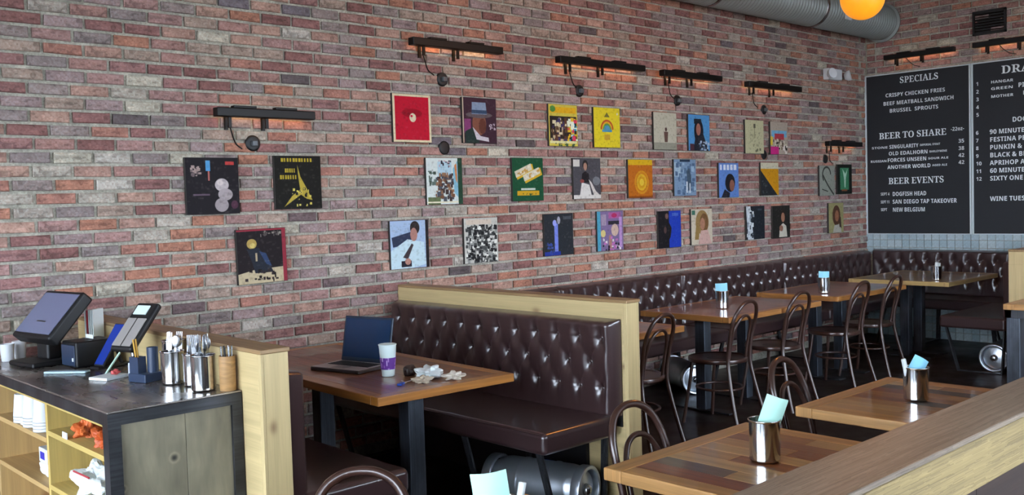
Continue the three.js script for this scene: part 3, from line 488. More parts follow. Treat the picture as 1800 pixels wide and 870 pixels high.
const sleeves = [
  ['black sleeve with a pale stacked shape and a small blue figure', 2.439, 1.713, 0, (g) => { R(g, '#1b171b', 0, 0, 128, 128); E(g, '#b9adad', 86, 62, 17, 15); E(g, '#a69a9b', 94, 84, 18, 14); E(g, '#9b9091', 84, 108, 17, 16); E(g, '#cfc2be', 82, 56, 8, 7); R(g, '#4f93c4', 48, 6, 11, 24); R(g, '#b2675f', 53, 30, 4, 22); bits(g, ['#a58e88', '#6d5d5d'], 26, 10, 16, 20, 24, 6); R(g, '#b33b38', 96, 8, 22, 8); R(g, '#5b4a58', 16, 82, 40, 4); E(g, '#4a2a3a', 116, 108, 9, 10); }],
  ['black sleeve with a gold climbing plume and gold lettering bars', 2.978, 1.728, 0, (g) => { R(g, '#14130f', 0, 0, 128, 128); bars(g, '#b29b2c', 18, 5, 88, 9, 11); bars(g, '#b29b2c', 28, 30, 30, 10, 5); bars(g, '#b29b2c', 14, 46, 48, 10, 7); Pg(g, '#b09a3a', [[62, 20], [70, 50], [84, 74], [102, 108], [84, 104], [70, 94], [22, 124], [46, 96], [68, 82], [64, 50]]); bits(g, ['#14130f', '#d9c860'], 40, 40, 74, 56, 44, 5); }],
  ['dark sleeve with a gold-faced seated figure on a cream ground', 2.722, 1.307, 0.015, (g) => { R(g, '#1c1517', 0, 0, 128, 128); Pg(g, '#b8a887', [[0, 104], [40, 96], [128, 92], [128, 128], [0, 128]]); E(g, '#a98e4c', 38, 34, 13, 12); E(g, '#c9b26a', 40, 38, 7, 6); Pg(g, '#22262f', [[24, 46], [56, 44], [86, 92], [92, 104], [44, 104], [34, 70]]); Pg(g, '#2c3c5c', [[56, 52], [74, 58], [88, 90], [74, 84]]); R(g, '#a9977a', 46, 56, 5, 20); bits(g, ['#2a2122', '#14100f'], 26, 14, 94, 90, 26, 6); R(g, '#8a2b38', 118, 0, 10, 128); bits(g, ['#7d766c', '#534b48'], 20, 60, 4, 56, 10, 5); R(g, '#8a2b38', 0, 0, 128, 4); }],
  ['bright red sleeve with a small white blossom and cream border', 3.84, 2.138, 0, (g) => { R(g, '#d8c8a4', 0, 0, 128, 128); R(g, '#b80f2b', 7, 6, 114, 116); E(g, '#94081f', 64, 50, 34, 12); E(g, '#d8c9a8', 66, 62, 11, 12); E(g, '#c2163a', 62, 58, 4, 3); }],
  ['purple-black sleeve with a figure in a blue-banded hat', 4.426, 2.144, 0, (g) => { R(g, '#3b2430', 0, 0, 128, 128); R(g, '#7d3a68', 6, 60, 24, 40); E(g, '#7a4c3c', 62, 72, 26, 34); E(g, '#5c3429', 74, 80, 14, 22); E(g, '#5d5254', 62, 48, 50, 9); Pg(g, '#7f8fa6', [[34, 46], [36, 12], [88, 12], [92, 46]]); R(g, '#33465f', 34, 34, 58, 10); Pg(g, '#22322e', [[8, 96], [36, 84], [60, 108], [60, 128], [8, 128]]); Pg(g, '#c7c0c6', [[36, 82], [66, 108], [96, 112], [98, 124], [50, 118]]); bits(g, ['#b9a9b4'], 10, 96, 70, 22, 20, 6); R(g, '#b8a68e', 0, 0, 4, 128); }],
  ['pale blue sleeve with a busy brown figure scene', 4.095, 1.727, 0, (g) => { R(g, '#c9d2cc', 0, 0, 128, 128); R(g, '#a9c4cf', 40, 10, 50, 50); bits(g, ['#6d4a35', '#3e3230', '#8d6b50', '#4b4f58'], 90, 30, 40, 60, 70, 10); bits(g, ['#3d4a3e', '#5a6b64'], 20, 6, 30, 20, 40, 8); Pg(g, '#7fb1c4', [[94, 30], [112, 6], [112, 110], [98, 96]]); Pg(g, '#c97f4a', [[100, 20], [108, 14], [110, 70], [104, 60]]); R(g, '#5e6b48', 4, 108, 44, 20); R(g, '#d8d2b4', 0, 120, 128, 4); bits(g, ['#b99aa0', '#2f2b36'], 14, 40, 4, 50, 20, 6); R(g, '#22402e', 112, 0, 16, 128); }],
  ['dark green sleeve with crossed yellow-white lozenges and gold bar', 4.877, 1.734, 0, (g) => { R(g, '#174b30', 0, 0, 128, 128); g.save(); g.translate(50, 38); g.rotate(-0.35); for (const [x, y] of [[0, 0], [28, 22]]) { R(g, '#c8a228', x - 38, y - 9, 76, 24); R(g, '#cfc8ae', x - 40, y - 12, 72, 20); bits(g, ['#b9904a', '#dcd6c4'], 14, x - 34, y - 8, 58, 10, 7); } g.restore(); R(g, '#c6cfc4', 34, 90, 60, 6); R(g, '#bd951f', 18, 98, 92, 14); bits(g, ['#2b4a24'], 8, 26, 102, 70, 6, 4); }],
  ['sky blue sleeve with a reclining figure dressed in white', 3.785, 1.318, 0, (g) => { R(g, '#9db2cc', 0, 0, 128, 128); Pg(g, '#2c3348', [[4, 44], [70, 30], [70, 62], [8, 70]]); Pg(g, '#b9d0d6', [[0, 80], [56, 50], [112, 60], [118, 120], [70, 128], [0, 128]]); E(g, '#2a2423', 82, 20, 16, 18); E(g, '#a5766a', 78, 38, 12, 18); Pg(g, '#3a3134', [[40, 98], [70, 62], [76, 66], [56, 104]]); R(g, '#23202a', 34, 108, 34, 16); E(g, '#b08070', 56, 110, 10, 9); R(g, '#211d1f', 118, 0, 10, 128); }],
  ['black and white sleeve filled with a packed crowd', 4.406, 1.314, 0, (g) => { R(g, '#b9b8ae', 0, 0, 128, 128); bits(g, ['#17181a', '#2b2d2e', '#8d8f8a', '#d9d9d0', '#4a4c4b'], 420, 4, 18, 114, 106, 9); R(g, '#c7b8a6', 8, 4, 96, 14); }],
  ['sleeve with a yellow banner over a colourful street collage', 5.264, 2.138, 0, (g) => { R(g, '#c9b94a', 0, 0, 128, 128); R(g, '#d8a81c', 6, 8, 116, 18); E(g, '#4c8a3c', 18, 14, 12, 10); R(g, '#2b2420', 4, 36, 120, 78); bits(g, ['#5a3a2a', '#c4b08a', '#3c3560', '#56412e', '#d8cfa8'], 60, 6, 38, 70, 72, 13); bits(g, ['#36a0c0', '#d0405a', '#e0e8d0', '#d8b02a'], 34, 80, 38, 40, 70, 12); R(g, '#d8d49a', 4, 112, 120, 8); bits(g, ['#3d5a3a'], 12, 20, 118, 90, 6, 8); }],
  ['plain yellow sleeve with a striped half-round emblem', 5.763, 2.136, 0, (g) => { R(g, '#d9c82a', 0, 0, 128, 128); Pg(g, '#6f6a30', [[50, 30], [64, 14], [78, 30]]); for (const [c, r] of [['#b5532a', 32], ['#d9a82a', 26], ['#5d9a4a', 20], ['#4f93b4', 14]]) { g.fillStyle = c; g.beginPath(); g.arc(64, 70, r, Math.PI, 0); g.fill(); } R(g, '#4f93b4', 40, 70, 48, 8); R(g, '#c09a30', 50, 86, 28, 18); E(g, '#d8d6c0', 116, 18, 4, 4); }],
  ['grey sleeve with a dark jacketed figure beside white cloth', 5.515, 1.737, 0, (g) => { R(g, '#48474c', 0, 0, 128, 128); R(g, '#c9c6be', 0, 4, 30, 22); bust(g, '#a57f6c', '#22201f', '#201d20', 56, 24, 22); Pg(g, '#d2d0ca', [[28, 118], [38, 76], [74, 84], [84, 120]]); Pg(g, '#c9c3bc', [[70, 66], [84, 76], [104, 104], [124, 118], [96, 120]]); E(g, '#6f7378', 108, 72, 18, 14); R(g, '#cfcdc6', 0, 116, 128, 12); E(g, '#8a4440', 40, 72, 10, 6); }],
  ['orange sleeve with a round golden seal and yellow top strip', 6.163, 1.732, 0, (g) => { R(g, '#b4651a', 0, 0, 128, 128); R(g, '#cfa81c', 0, 0, 128, 18); for (const [r, c] of [[40, '#c98a1e'], [34, '#c07a1a'], [28, '#d2a62a'], [20, '#c6921e'], [12, '#d8b83a']]) E(g, c, 70, 76, r * 0.95, r); R(g, '#8a4812', 0, 122, 128, 6); }],
  ['dark grey sleeve with a pale blue upright streak', 5.184, 1.319, 0, (g) => { R(g, '#272b30', 0, 0, 128, 128); R(g, '#6f7fd0', 44, 30, 16, 92); E(g, '#8f97d8', 46, 28, 9, 10); E(g, '#9a9aa8', 64, 20, 7, 12); R(g, '#24358a', 0, 116, 70, 12); bits(g, ['#34488f', '#2f3e70'], 16, 10, 80, 30, 36, 7); R(g, '#454a50', 84, 8, 36, 10); }],
  ['purple and teal sleeve with a pop collage of a visored figure', 5.772, 1.322, 0, (g) => { R(g, '#77668c', 0, 0, 128, 128); R(g, '#4b9ab4', 0, 0, 16, 128); R(g, '#9a8aa0', 20, 10, 24, 36); R(g, '#a15a90', 56, 4, 60, 20); E(g, '#a52a5a', 84, 14, 14, 7); R(g, '#2c2a33', 54, 32, 54, 12); E(g, '#c2a898', 86, 62, 18, 20); Pg(g, '#a3776e', [[56, 80], [68, 76], [72, 124], [54, 124]]); E(g, '#cabb7a', 28, 72, 12, 12); bits(g, ['#1f1b26', '#d8cfd0', '#b46aa8'], 26, 24, 80, 84, 44, 10); R(g, '#b08ac0', 108, 20, 14, 100); }],
  ['cream sleeve with one small dark standing figure', 6.505, 2.13, 0, (g) => { R(g, '#b7b4a0', 0, 0, 128, 128); R(g, '#8f8f80', 0, 104, 128, 24); E(g, '#4c3b36', 68, 58, 6, 7); Pg(g, '#5c453e', [[56, 66], [80, 66], [76, 102], [60, 102]]); }],
  ['bright blue sleeve with a dark-haired figure in a cap', 6.984, 2.129, 0, (g) => { R(g, '#4d8cc0', 0, 0, 128, 128); E(g, '#1b1d26', 62, 60, 28, 46); R(g, '#1c222c', 34, 14, 44, 18); E(g, '#a06a5c', 60, 52, 14, 22); Pg(g, '#20242e', [[26, 128], [40, 84], [90, 70], [120, 128]]); bits(g, ['#a9bcd0', '#51637c'], 30, 60, 92, 60, 34, 8); R(g, '#4a3038', 8, 104, 24, 24); }],
  ['icy grey-blue sleeve with small pale standing figures', 6.768, 1.738, 0, (g) => { R(g, '#7590ab', 0, 0, 128, 128); R(g, '#9cb4c2', 0, 10, 40, 50); bits(g, ['#56708c', '#93aec2', '#4c6480'], 50, 6, 6, 110, 110, 16); Pg(g, '#3d5060', [[72, 40], [88, 30], [100, 60], [96, 110], [80, 110]]); R(g, '#c8d4da', 70, 78, 8, 40); R(g, '#c2ced4', 88, 84, 7, 34); R(g, '#27384a', 34, 0, 60, 8); }],
  ['half black, half royal blue sleeve with a shadowed profile', 6.537, 1.302, 0, (g) => { R(g, '#1a181c', 0, 0, 64, 128); R(g, '#1f3aa4', 60, 0, 68, 128); Pg(g, '#1a181c', [[60, 40], [74, 60], [68, 90], [60, 100]]); E(g, '#6d5450', 48, 18, 9, 10); E(g, '#54403e', 38, 66, 8, 12); R(g, '#4562b4', 78, 8, 36, 10); }],
  ['cream and pink sleeve with a long-haired blonde portrait', 6.996, 1.306, 0, (g) => { R(g, '#c2b8a2', 0, 0, 128, 128); R(g, '#3d6a5a', 4, 4, 20, 16); E(g, '#8f7448', 66, 48, 40, 44); E(g, '#6f5030', 78, 50, 26, 34); E(g, '#a5765e', 68, 54, 15, 22); Pg(g, '#c4a096', [[40, 128], [58, 78], [100, 76], [124, 128]]); Pg(g, '#8a7040', [[20, 110], [30, 50], [50, 70], [44, 110]]); }],
  ['light blue sleeve with white lettering bars and a dark-haired profile', 7.424, 1.712, 0, (g) => { R(g, '#5c82c2', 0, 0, 128, 128); bars(g, '#d8dee8', 8, 6, 110, 20, 5); E(g, '#1c1a20', 72, 74, 32, 34); E(g, '#8a5a4a', 84, 84, 16, 22); Pg(g, '#20202a', [[14, 128], [36, 98], [70, 112], [66, 128]]); }],
  ['pale beige sleeve with faint small marks', 7.857, 2.115, 0, (g) => { R(g, '#b9b590', 0, 0, 128, 128); R(g, '#5c5a4a', 58, 14, 14, 16); R(g, '#8a866a', 62, 30, 5, 40); bits(g, ['#8f8c70', '#a09c7c'], 26, 30, 46, 70, 50, 7); bits(g, ['#6a6852'], 8, 66, 106, 40, 12, 8); }],
  ['sleeve with a blue band over bright pink and yellow patches', 8.287, 2.112, 0, (g) => { R(g, '#a89a8a', 0, 0, 128, 128); R(g, '#6fa9cc', 8, 34, 112, 26); R(g, '#a53a44', 30, 46, 70, 24); bits(g, ['#2b2620', '#574838', '#c8c0a8'], 34, 20, 64, 90, 40, 12); R(g, '#c02a78', 0, 98, 60, 30); R(g, '#d0b83a', 0, 58, 16, 34); bits(g, ['#d8d0c8'], 10, 90, 90, 28, 30, 9); }],
  ['sleeve split diagonally between orange-yellow and charcoal', 8.107, 1.719, 0, (g) => { R(g, '#c58a17', 0, 0, 128, 128); Pg(g, '#24272b', [[0, 30], [0, 128], [118, 128]]); R(g, '#c9c2a6', 0, 0, 128, 24); bits(g, ['#4c4f52'], 16, 6, 70, 40, 50, 6); }],
  ['black sleeve with a white blurred strip at one side', 7.848, 1.31, 0, (g) => { R(g, '#1d2229', 0, 0, 128, 128); Pg(g, '#c4ccd0', [[0, 0], [30, 0], [40, 70], [50, 128], [10, 128]]); bits(g, ['#8b979f', '#2b333a', '#dfe6e6'], 24, 0, 6, 46, 110, 12); R(g, '#39434c', 80, 10, 30, 8); }],
  ['dark sleeve with a portrait above a pale shirt', 8.302, 1.302, 0, (g) => { R(g, '#22211f', 0, 0, 128, 128); bust(g, '#9a6c56', '#2a1d18', '#c2bcac', 76, 44, 34); E(g, '#8a6250', 62, 90, 14, 12); }],
  ['grey sketch-like sleeve with loose dark curves', 9.198, 1.695, 0, (g) => { R(g, '#8b8f84', 0, 0, 128, 128); g.strokeStyle = '#33352f'; g.lineWidth = 8; g.beginPath(); g.arc(60, 40, 34, 2.4, 6.2); g.stroke(); g.beginPath(); g.moveTo(30, 40); g.quadraticCurveTo(60, 80, 120, 124); g.stroke(); g.lineWidth = 4; g.beginPath(); g.moveTo(20, 100); g.lineTo(70, 110); g.stroke(); }],
  ['black-framed green sleeve with a pale upright shape', 9.568, 1.708, 0, (g) => { R(g, '#141a17', 0, 0, 128, 128); R(g, '#3c7a58', 24, 14, 78, 96); Pg(g, '#a9c9b4', [[44, 18], [58, 60], [62, 100], [70, 100], [74, 60], [92, 16], [70, 40]]); R(g, '#7b4a30', 36, 108, 50, 8); }],
  ['olive sleeve with a brown long-haired portrait', 9.375, 1.305, 0, (g) => { R(g, '#8f8a5e', 0, 0, 128, 128); E(g, '#4a2f20', 66, 54, 34, 44); E(g, '#8a5c44', 70, 56, 17, 25); Pg(g, '#a9a59a', [[34, 128], [48, 96], [96, 92], [110, 128]]); Pg(g, '#3c2c22', [[84, 70], [104, 60], [110, 110], [92, 104]]); }],
];
{
  const edge = std('#2a2622', 0.7), body = bx(-0.157, -0.157, 0, 0.157, 0.157, 0.02, 0.0015), face = new THREE.PlaneGeometry(0.31, 0.31).translate(0, 0, 0.0206);
  for (const [label, x, y, rot, draw] of sleeves) {
    const t = thing('record_sleeve', label, 'record sleeve', [x, y, 0.0135], 0, 'record sleeves on the brick wall'); t.rotation.z = rot;
    part(t, 'backing_board', body, edge);
    part(t, 'print', face, phys('#ffffff', 0.6, 0, { specularIntensity: 0.3, map: canvas(128, 128, (g) => { draw(g); for (let i = 0; i < 420; i++) { g.fillStyle = (rnd() < 0.65 ? 'rgba(20,16,14,' : 'rgba(200,190,175,') + (0.02 + rnd() * 0.08).toFixed(3) + ')'; g.fillRect(rnd() * 128, rnd() * 128, rr(1, 9), rr(1, 7)); } }) }));
  }
}
const warmLamp = new THREE.Color('#ffc48a');
function pictureLight(label, x0, x1, y, far = false) {   // black bar on two brackets with a small shielded strip under it
  const t = thing('picture_light', label, 'lamp', [0, 0, 0], 0, 'black bar lights on the brick walls'), L = x1 - x0, Z = 0.085;
  part(t, 'bar', bx(0, y - 0.028, Z - 0.03, L, y + 0.022, Z + 0.03, 0.006), M.blackMetal);
  for (const u of [L * 0.15, L * 0.52]) part(t, 'bracket', merge([bx(u - 0.011, y - 0.095, 0.016, u + 0.011, y - 0.005, 0.026), bx(u - 0.011, y - 0.02, 0.016, u + 0.011, y - 0.002, Z - 0.02), bx(u - 0.009, y - 0.085, Z - 0.025, u + 0.009, y - 0.02, Z - 0.012)]), M.blackMetal);
  for (const u of [L * 0.28, L * 0.7]) part(t, 'top_clip', bx(u - 0.07, y + 0.022, Z - 0.02, u + 0.07, y + 0.036, Z + 0.02, 0.003), M.blackMetal);
  part(t, 'light_strip', bx(0.03, y - 0.022, Z - 0.0325, L - 0.03, y - 0.004, Z - 0.03), std('#fff0dc', 0.6, 0, { emissive: warmLamp, emissiveIntensity: 1.2 }), 'thin glowing strip on the wall side of the bar');
  part(t, 'cord', tube(far ? [[L * 0.3, y - 0.025, Z - 0.02], [L * 0.34, y - 0.07, 0.04], [L * 0.4, y - 0.11, 0.025], [L * 0.48, y - 0.13, 0.022]] : [[L * 0.17, y - 0.07, 0.04], [L * 0.2, y - 0.12, 0.03], [L * 0.24, y - 0.17, 0.02], [L * 0.3, y - 0.2, 0.02]], 0.004, 24, 6), M.blackMetal);
  const a = new THREE.RectAreaLight(warmLamp, 3.2, L - 0.06, 0.02); a.position.set(L / 2, y - 0.013, Z - 0.034); a.rotation.set(-1.2, 0, 0); a.name = 'strip_light'; t.add(a);
  if (far) { t.rotation.y = -Math.PI / 2; t.position.set(XF, 0, x0); } else t.position.set(x0, 0, 0);
  return t;
}
pictureLight('short black bar light above the black sleeves near the counter', 2.447, 3.064, 2.121);
pictureLight('black bar light above the bright red sleeve', 3.81, 4.597, 2.632);
pictureLight('black bar light above the plain yellow sleeve', 5.17, 6.165, 2.623);
pictureLight('black bar light above the cream sleeve with the small figure', 6.41, 7.24, 2.61);
pictureLight('black bar light above the pale beige sleeve', 7.665, 8.59, 2.595);
pictureLight('small black bar light above the green framed sleeve in the corner', 9.12, 9.82, 2.077);
pictureLight('black bar light above the specials board', 0.262, 1.0, 2.995, true);
pictureLight('black bar light above the draft board', 1.18, 1.98, 3.0, true);
{
  const spots = [[2.702, 1.955, 'under the short bar light near the counter', 1], [4.119, 2.411, 'above the bright red sleeve', 1], [5.474, 2.411, 'above the yellow banner sleeve', 1], [6.705, 2.398, 'above the cream figure sleeve', 1], [8.053, 2.379, 'above the pale beige sleeve', 1], [4.114, 1.952, 'between the red sleeve and the pale blue scene', 0], [8.039, 1.951, 'below the pale beige sleeve', 0], [9.2, 1.92, 'below the small corner bar light', 0]];
  for (const [x, y, where, plug] of spots) {
    const t = thing('wall_outlet', 'round black outlet cover on the bricks ' + where, 'outlet', [x, y, 0.011], 0, 'round outlets on the brick wall');
    part(t, 'cover', lathe([[0.0001, 0.014], [0.034, 0.014], [0.045, 0.01], [0.048, 0], [0.0001, 0]], 28).rotateX(Math.PI / 2), M.black);
    if (plug) part(t, 'plug', bx(-0.016, -0.018, 0.012, 0.016, 0.014, 0.04, 0.005), std('#4c5256', 0.4));
  }
}
{ // emergency light
  const t = thing('emergency_light', 'white twin-head emergency light on the brick wall near the corner', 'lamp', [9.32, 2.79, 0.012]);
  part(t, 'case', bx(-0.14, -0.055, 0, 0.14, 0.06, 0.07, 0.012), M.white);
  for (const s of [-1, 1]) { const h = part(t, 'lamp_head', lathe([[0.0001, 0], [0.03, 0], [0.05, 0.03], [0.055, 0.06], [0.05, 0.062], [0.0001, 0.05]], 24).rotateX(Math.PI / 2 - 0.2), M.white); h.position.set(s * 0.16 + 0.04, -0.01, 0.06); h.rotation.y = s * 0.35; }
}
{ // vent
  const t = thing('wall_vent', 'black louvred vent high on the far brick wall', 'vent', [XF - 0.013, 3.22, 1.315], -Math.PI / 2);
  part(t, 'frame', merge([bx(-0.16, 0.1, 0, 0.16, 0.12, 0.025), bx(-0.16, -0.12, 0, 0.16, -0.1, 0.025), bx(-0.16, -0.12, 0, -0.14, 0.12, 0.025), bx(0.14, -0.12, 0, 0.16, 0.12, 0.025)]), M.black);
  part(t, 'backing', bx(-0.15, -0.11, 0, 0.15, 0.11, 0.004), M.black);
  for (let k = 0; k < 7; k++) part(t, 'slat', cbx(0.28, 0.003, 0.02, 0, 0, 0).rotateX(0.6).translate(0, -0.08 + k * 0.027, 0.013), M.blackMetal);
}
{ // duct
  const t = thing('air_duct', 'grey corrugated round air duct along the top of the brick wall', 'duct', [0, 0, 0]), R0 = 0.17, prof = [], L = 6.2;
  for (let i = 0; i <= L / 0.05; i++) { const y = i * 0.05; prof.push([R0, y], [R0 + 0.002, y + 0.008], [R0 + 0.014, y + 0.018], [R0 + 0.015, y + 0.026], [R0 + 0.012, y + 0.034], [R0 + 0.001, y + 0.044]); }
  part(t, 'corrugated_pipe', lathe(prof, 40).rotateZ(-Math.PI / 2).translate(XF - 0.06 - L, 3.375, 0.215), M.galv);
  for (const x of [6.9, 8.6]) part(t, 'band', lathe([[R0 + 0.012, 0], [R0 + 0.018, 0.002], [R0 + 0.018, 0.038], [R0 + 0.012, 0.04]], 40).rotateZ(-Math.PI / 2).translate(x, 3.375, 0.215), M.stainlessDull, 'bright clamp band');
  for (const x of [5.0, 7.7, 9.3]) part(t, 'hanger', rod([x, 3.55, 0.215], [x, CEIL, 0.215], 0.004), M.blackMetal);
  part(t, 'tag', bx(8.95, 3.27, 0.385, 9.06, 3.4, 0.4, 0.002), M.white, 'white paper tag');
  part(t, 'wall_collar', lathe([[R0 - 0.02, 0], [R0 + 0.035, 0], [R0 + 0.035, 0.02], [R0 - 0.02, 0.02]], 40).rotateZ(-Math.PI / 2).translate(XF - 0.06, 3.375, 0.215), M.galv);
}
{ // pendant
  const p = [5.395, 2.7, 2.347], t = thing('pendant_lamp', 'orange glass globe pendant hanging before the duct', 'lamp', p);
  part(t, 'globe', new THREE.SphereGeometry(0.125, 40, 28), std('#e8951f', 0.35, 0, { emissive: '#ff9a1e', emissiveIntensity: 0.32 }), 'glowing orange glass');
  part(t, 'cap', lathe([[0.0001, 0.17], [0.03, 0.17], [0.045, 0.14], [0.05, 0.112], [0.0001, 0.112]], 24), M.blackMetal);
  part(t, 'cord', rod([0, 0.165, 0], [0, CEIL - p[1], 0], 0.005), M.blackMetal);
  const l = new THREE.PointLight('#ffa24a', 1.2); l.castShadow = true; l.shadow.radius = 4; l.name = 'bulb_light'; t.add(l);
}

// ---------------------------------------------------------------- menu boards
{
  const W = 768, H = 1184, chalk = '#e2e8e8';
  const lines = (draw) => canvas(W, H, (g) => { R(g, '#16191e', 0, 0, W, H); for (let i = 0; i < 500; i++) { g.fillStyle = 'rgba(120,130,140,' + (rnd() * 0.03).toFixed(3) + ')'; g.fillRect(rnd() * W, rnd() * H, rr(10, 120), rr(1, 4)); } g.fillStyle = chalk; draw((s, x, y, size, serif, align = 'left', wide) => { g.font = (serif ? 'bold ' : 'bold ') + size + 'px ' + (serif ? 'serif' : 'sans-serif'); g.textAlign = align; if (wide) { const w = g.measureText(s).width; g.save(); g.translate(x, y); g.scale(wide / w, 1); g.fillText(s, 0, 0); g.restore(); } else g.fillText(s, x, y); }); });
  const left = lines((t) => {
    t('SPECIALS', 262, 70, 66, true, 'left', 290);
    t('CRISPY CHICKEN FRIES', 150, 165, 40, false, 'left', 450); t('BEEF MEATBALL SANDWICH', 132, 226, 40, false, 'left', 530); t('BRUSSEL  SPROUTS', 180, 282, 40, false, 'left', 370);
    t('BEER TO SHARE', 96, 476, 66, true, 'left', 510); t('-22oz-', 636, 452, 38, false, 'left', 96);
    t('STONE', 36, 548, 24, false, 'left', 130); t('SINGULARITY', 176, 552, 40, false, 'left', 224); t('IMPERIAL STOUT', 410, 545, 22, false, 'left', 150); t('35', 690, 540, 38);
    t('OLD EDALHORN', 170, 602, 40, false, 'left', 300); t('BARLEYWINE', 480, 597, 22, false, 'left', 130); t('38', 690, 592, 38);
    t('RUSSIAN', 26, 650, 24, false, 'left', 130); t('FORCES UNSEEN', 160, 652, 40, false, 'left', 300); t('SOUR ALE', 470, 647, 22, false, 'left', 150); t('42', 690, 642, 38);
    t('ANOTHER WORLD', 160, 704, 40, false, 'left', 330); t('AGED ALE', 500, 698, 22, false, 'left', 110); t('42', 690, 692, 38);
    t('BEER EVENTS', 166, 818, 66, true, 'left', 420);
    t('SEPT 4', 104, 902, 30, false, 'left', 70); t('DOGFISH HEAD', 196, 908, 42, false, 'left', 260); t('SEPT 11', 104, 962, 30, false, 'left', 70); t('SAN DIEGO TAP TAKEOVER', 196, 966, 42, false, 'left', 480); t('SEPT', 104, 1020, 30, false, 'left', 50); t('NEW BELGIUM', 196, 1026, 42, false, 'left', 250);
  });
  const right = lines((t) => {
    t('DRAFT BEER', 190, 84, 74, true, 'left', 560);
    ['1', '2', '3', '4', '5'].forEach((s, i) => t(s, 20, 150 + i * 54, 36));
    t('BLACK MARKET', 430, 138, 34); t('HANGAR', 120, 144, 26, false, 'left', 150); t('PIPEWRENCH', 300, 188, 42); t('GREEN', 120, 190, 26, false, 'left', 150); t('MOTHER', 120, 244, 26, false, 'left', 150); t("LIL SIS", 330, 242, 40);
    t('DOGFISH HEAD', 260, 420, 46, false, 'left', 330);
    ['6', '7', '8', '9', '10', '11', '12'].forEach((s, i) => t(s, 16, 492 + i * 54, 36));
    ['90 MINUTE IPA', 'FESTINA PECHE', 'PUNKIN & EXTRA', 'BLACK & BLUE', 'APRIHOP ALE', '60 MINUTE IPA', 'SIXTY ONE'].forEach((s, i) => t(s, 110, 494 + i * 54, 44));
    t('WINE TUESDAYS', 110, 1000 - 40, 44);
  });
  for (const [z0, z1, print, label] of [[0.012, 1.135, left, 'black specials menu board with white lettering and a pale metal frame'], [1.14, 2.26, right, 'black draft beer menu board with white lettering beside the specials board']]) {
    const w = z1 - z0, t = thing('menu_board', label, 'menu board', [XF - 0.0145, 1.1, z0], -Math.PI / 2), H0 = 1.73, fr = std('#c9d3d4', 0.4, 0.2);
    part(t, 'panel', bx(0.004, 0.004, 0, w - 0.004, H0 - 0.004, 0.02), M.black);
    const f = 0.017;
    part(t, 'frame', merge([bx(0, 0, 0, f, H0, 0.032, 0.002), bx(w - f, 0, 0, w, H0, 0.032, 0.002), bx(0, 0, 0, w, f * 0.6, 0.032, 0.002), bx(0, H0 - f * 0.8, 0, w, H0, 0.032, 0.002)]), fr, 'pale metal frame');
    part(t, 'lettering', new THREE.PlaneGeometry(w - 2 * f, H0 - 2 * f).translate(w / 2, H0 / 2, 0.0208), std('#ffffff', 0.6, 0, { map: print }));
  }
}

// ---------------------------------------------------------------- steel counter with shelves
{
  const t = thing('service_counter', 'steel-topped counter with open plywood shelves and a grey knotty end panel', 'counter', [0, 0, 0]);
  const x0 = 1.19, x1 = 1.686, z0 = 0.05, z1 = 1.74, H = 0.9;
  part(t, 'steel_top', bx(x0, H - 0.008, z0, x1, H, z1, 0.003, 'z'), M.steelTop, 'worn dark steel top');
  part(t, 'steel_frame', merge([bx(x0, H - 0.05, z0, x0 + 0.03, H - 0.008, z1), bx(x0 + 0.03, H - 0.05, z1 - 0.03, x1, H - 0.008, z1), bx(x0, 0, z1 - 0.05, x0 + 0.045, H - 0.05, z1), bx(x1 - 0.04, 0, z1 - 0.04, x1, H - 0.05, z1), bx(x0 + 0.045, 0, z1 - 0.04, x1 - 0.04, 0.05, z1), bx(x0, 0, z0, x0 + 0.04, H - 0.05, z0 + 0.04), bx(x0, 0, z0 + 0.04, x0 + 0.03, 0.05, z1 - 0.05)]), M.steelDark, 'dark steel angle frame');
  part(t, 'end_panel', bx(x0 + 0.045, 0.05, z1 - 0.03, (x0 + x1) / 2 + 0.03, H - 0.05, z1 - 0.012, 0.002, 'y', 0.02, 0.02), M.greyWood, 'grey knotty board');
  part(t, 'end_panel', bx((x0 + x1) / 2 + 0.031, 0.05, z1 - 0.03, x1 - 0.04, H - 0.05, z1 - 0.012, 0.002, 'y', 0.3, 0.2), M.greyWood, 'grey knotty board');
  part(t, 'shelf_back', bx(x1 - 0.05, 0.05, z0 + 0.04, x1 - 0.03, H - 0.05, z1 - 0.05, 0, 'z'), M.ply);
  part(t, 'upright', bx(x0 + 0.012, 0.05, 1.045, x1 - 0.05, H - 0.05, 1.067, 0.002, 'y'), M.plyEdge);
  part(t, 'upright', bx(x0 + 0.012, 0.05, z1 - 0.065, x1 - 0.05, H - 0.05, z1 - 0.05, 0.002, 'y'), M.ply);
  part(t, 'upright', bx(x0 + 0.012, 0.05, 0.36, x1 - 0.05, H - 0.05, 0.38, 0.002, 'y'), M.ply);
  part(t, 'shelf_rim', bx(x0 + 0.008, H - 0.062, z0 + 0.04, x0 + 0.03, H - 0.05, z1 - 0.05, 0.001, 'z'), M.plyEdge, 'yellow edge strip');
  for (const y of [0.715, 0.5, 0.25, 0.05]) { part(t, 'shelf', bx(x0 + 0.01, y, 1.067, x1 - 0.05, y + 0.02, z1 - 0.065, 0.001, 'z'), M.plyEdge); part(t, 'shelf', bx(x0 + 0.01, y - (y === 0.715 ? 0.035 : 0.02) * (y > 0.1), 0.38, x1 - 0.05, y + 0.02 - (y === 0.715 ? 0.035 : 0.02) * (y > 0.1), 1.045, 0.001, 'z'), M.ply); }
}
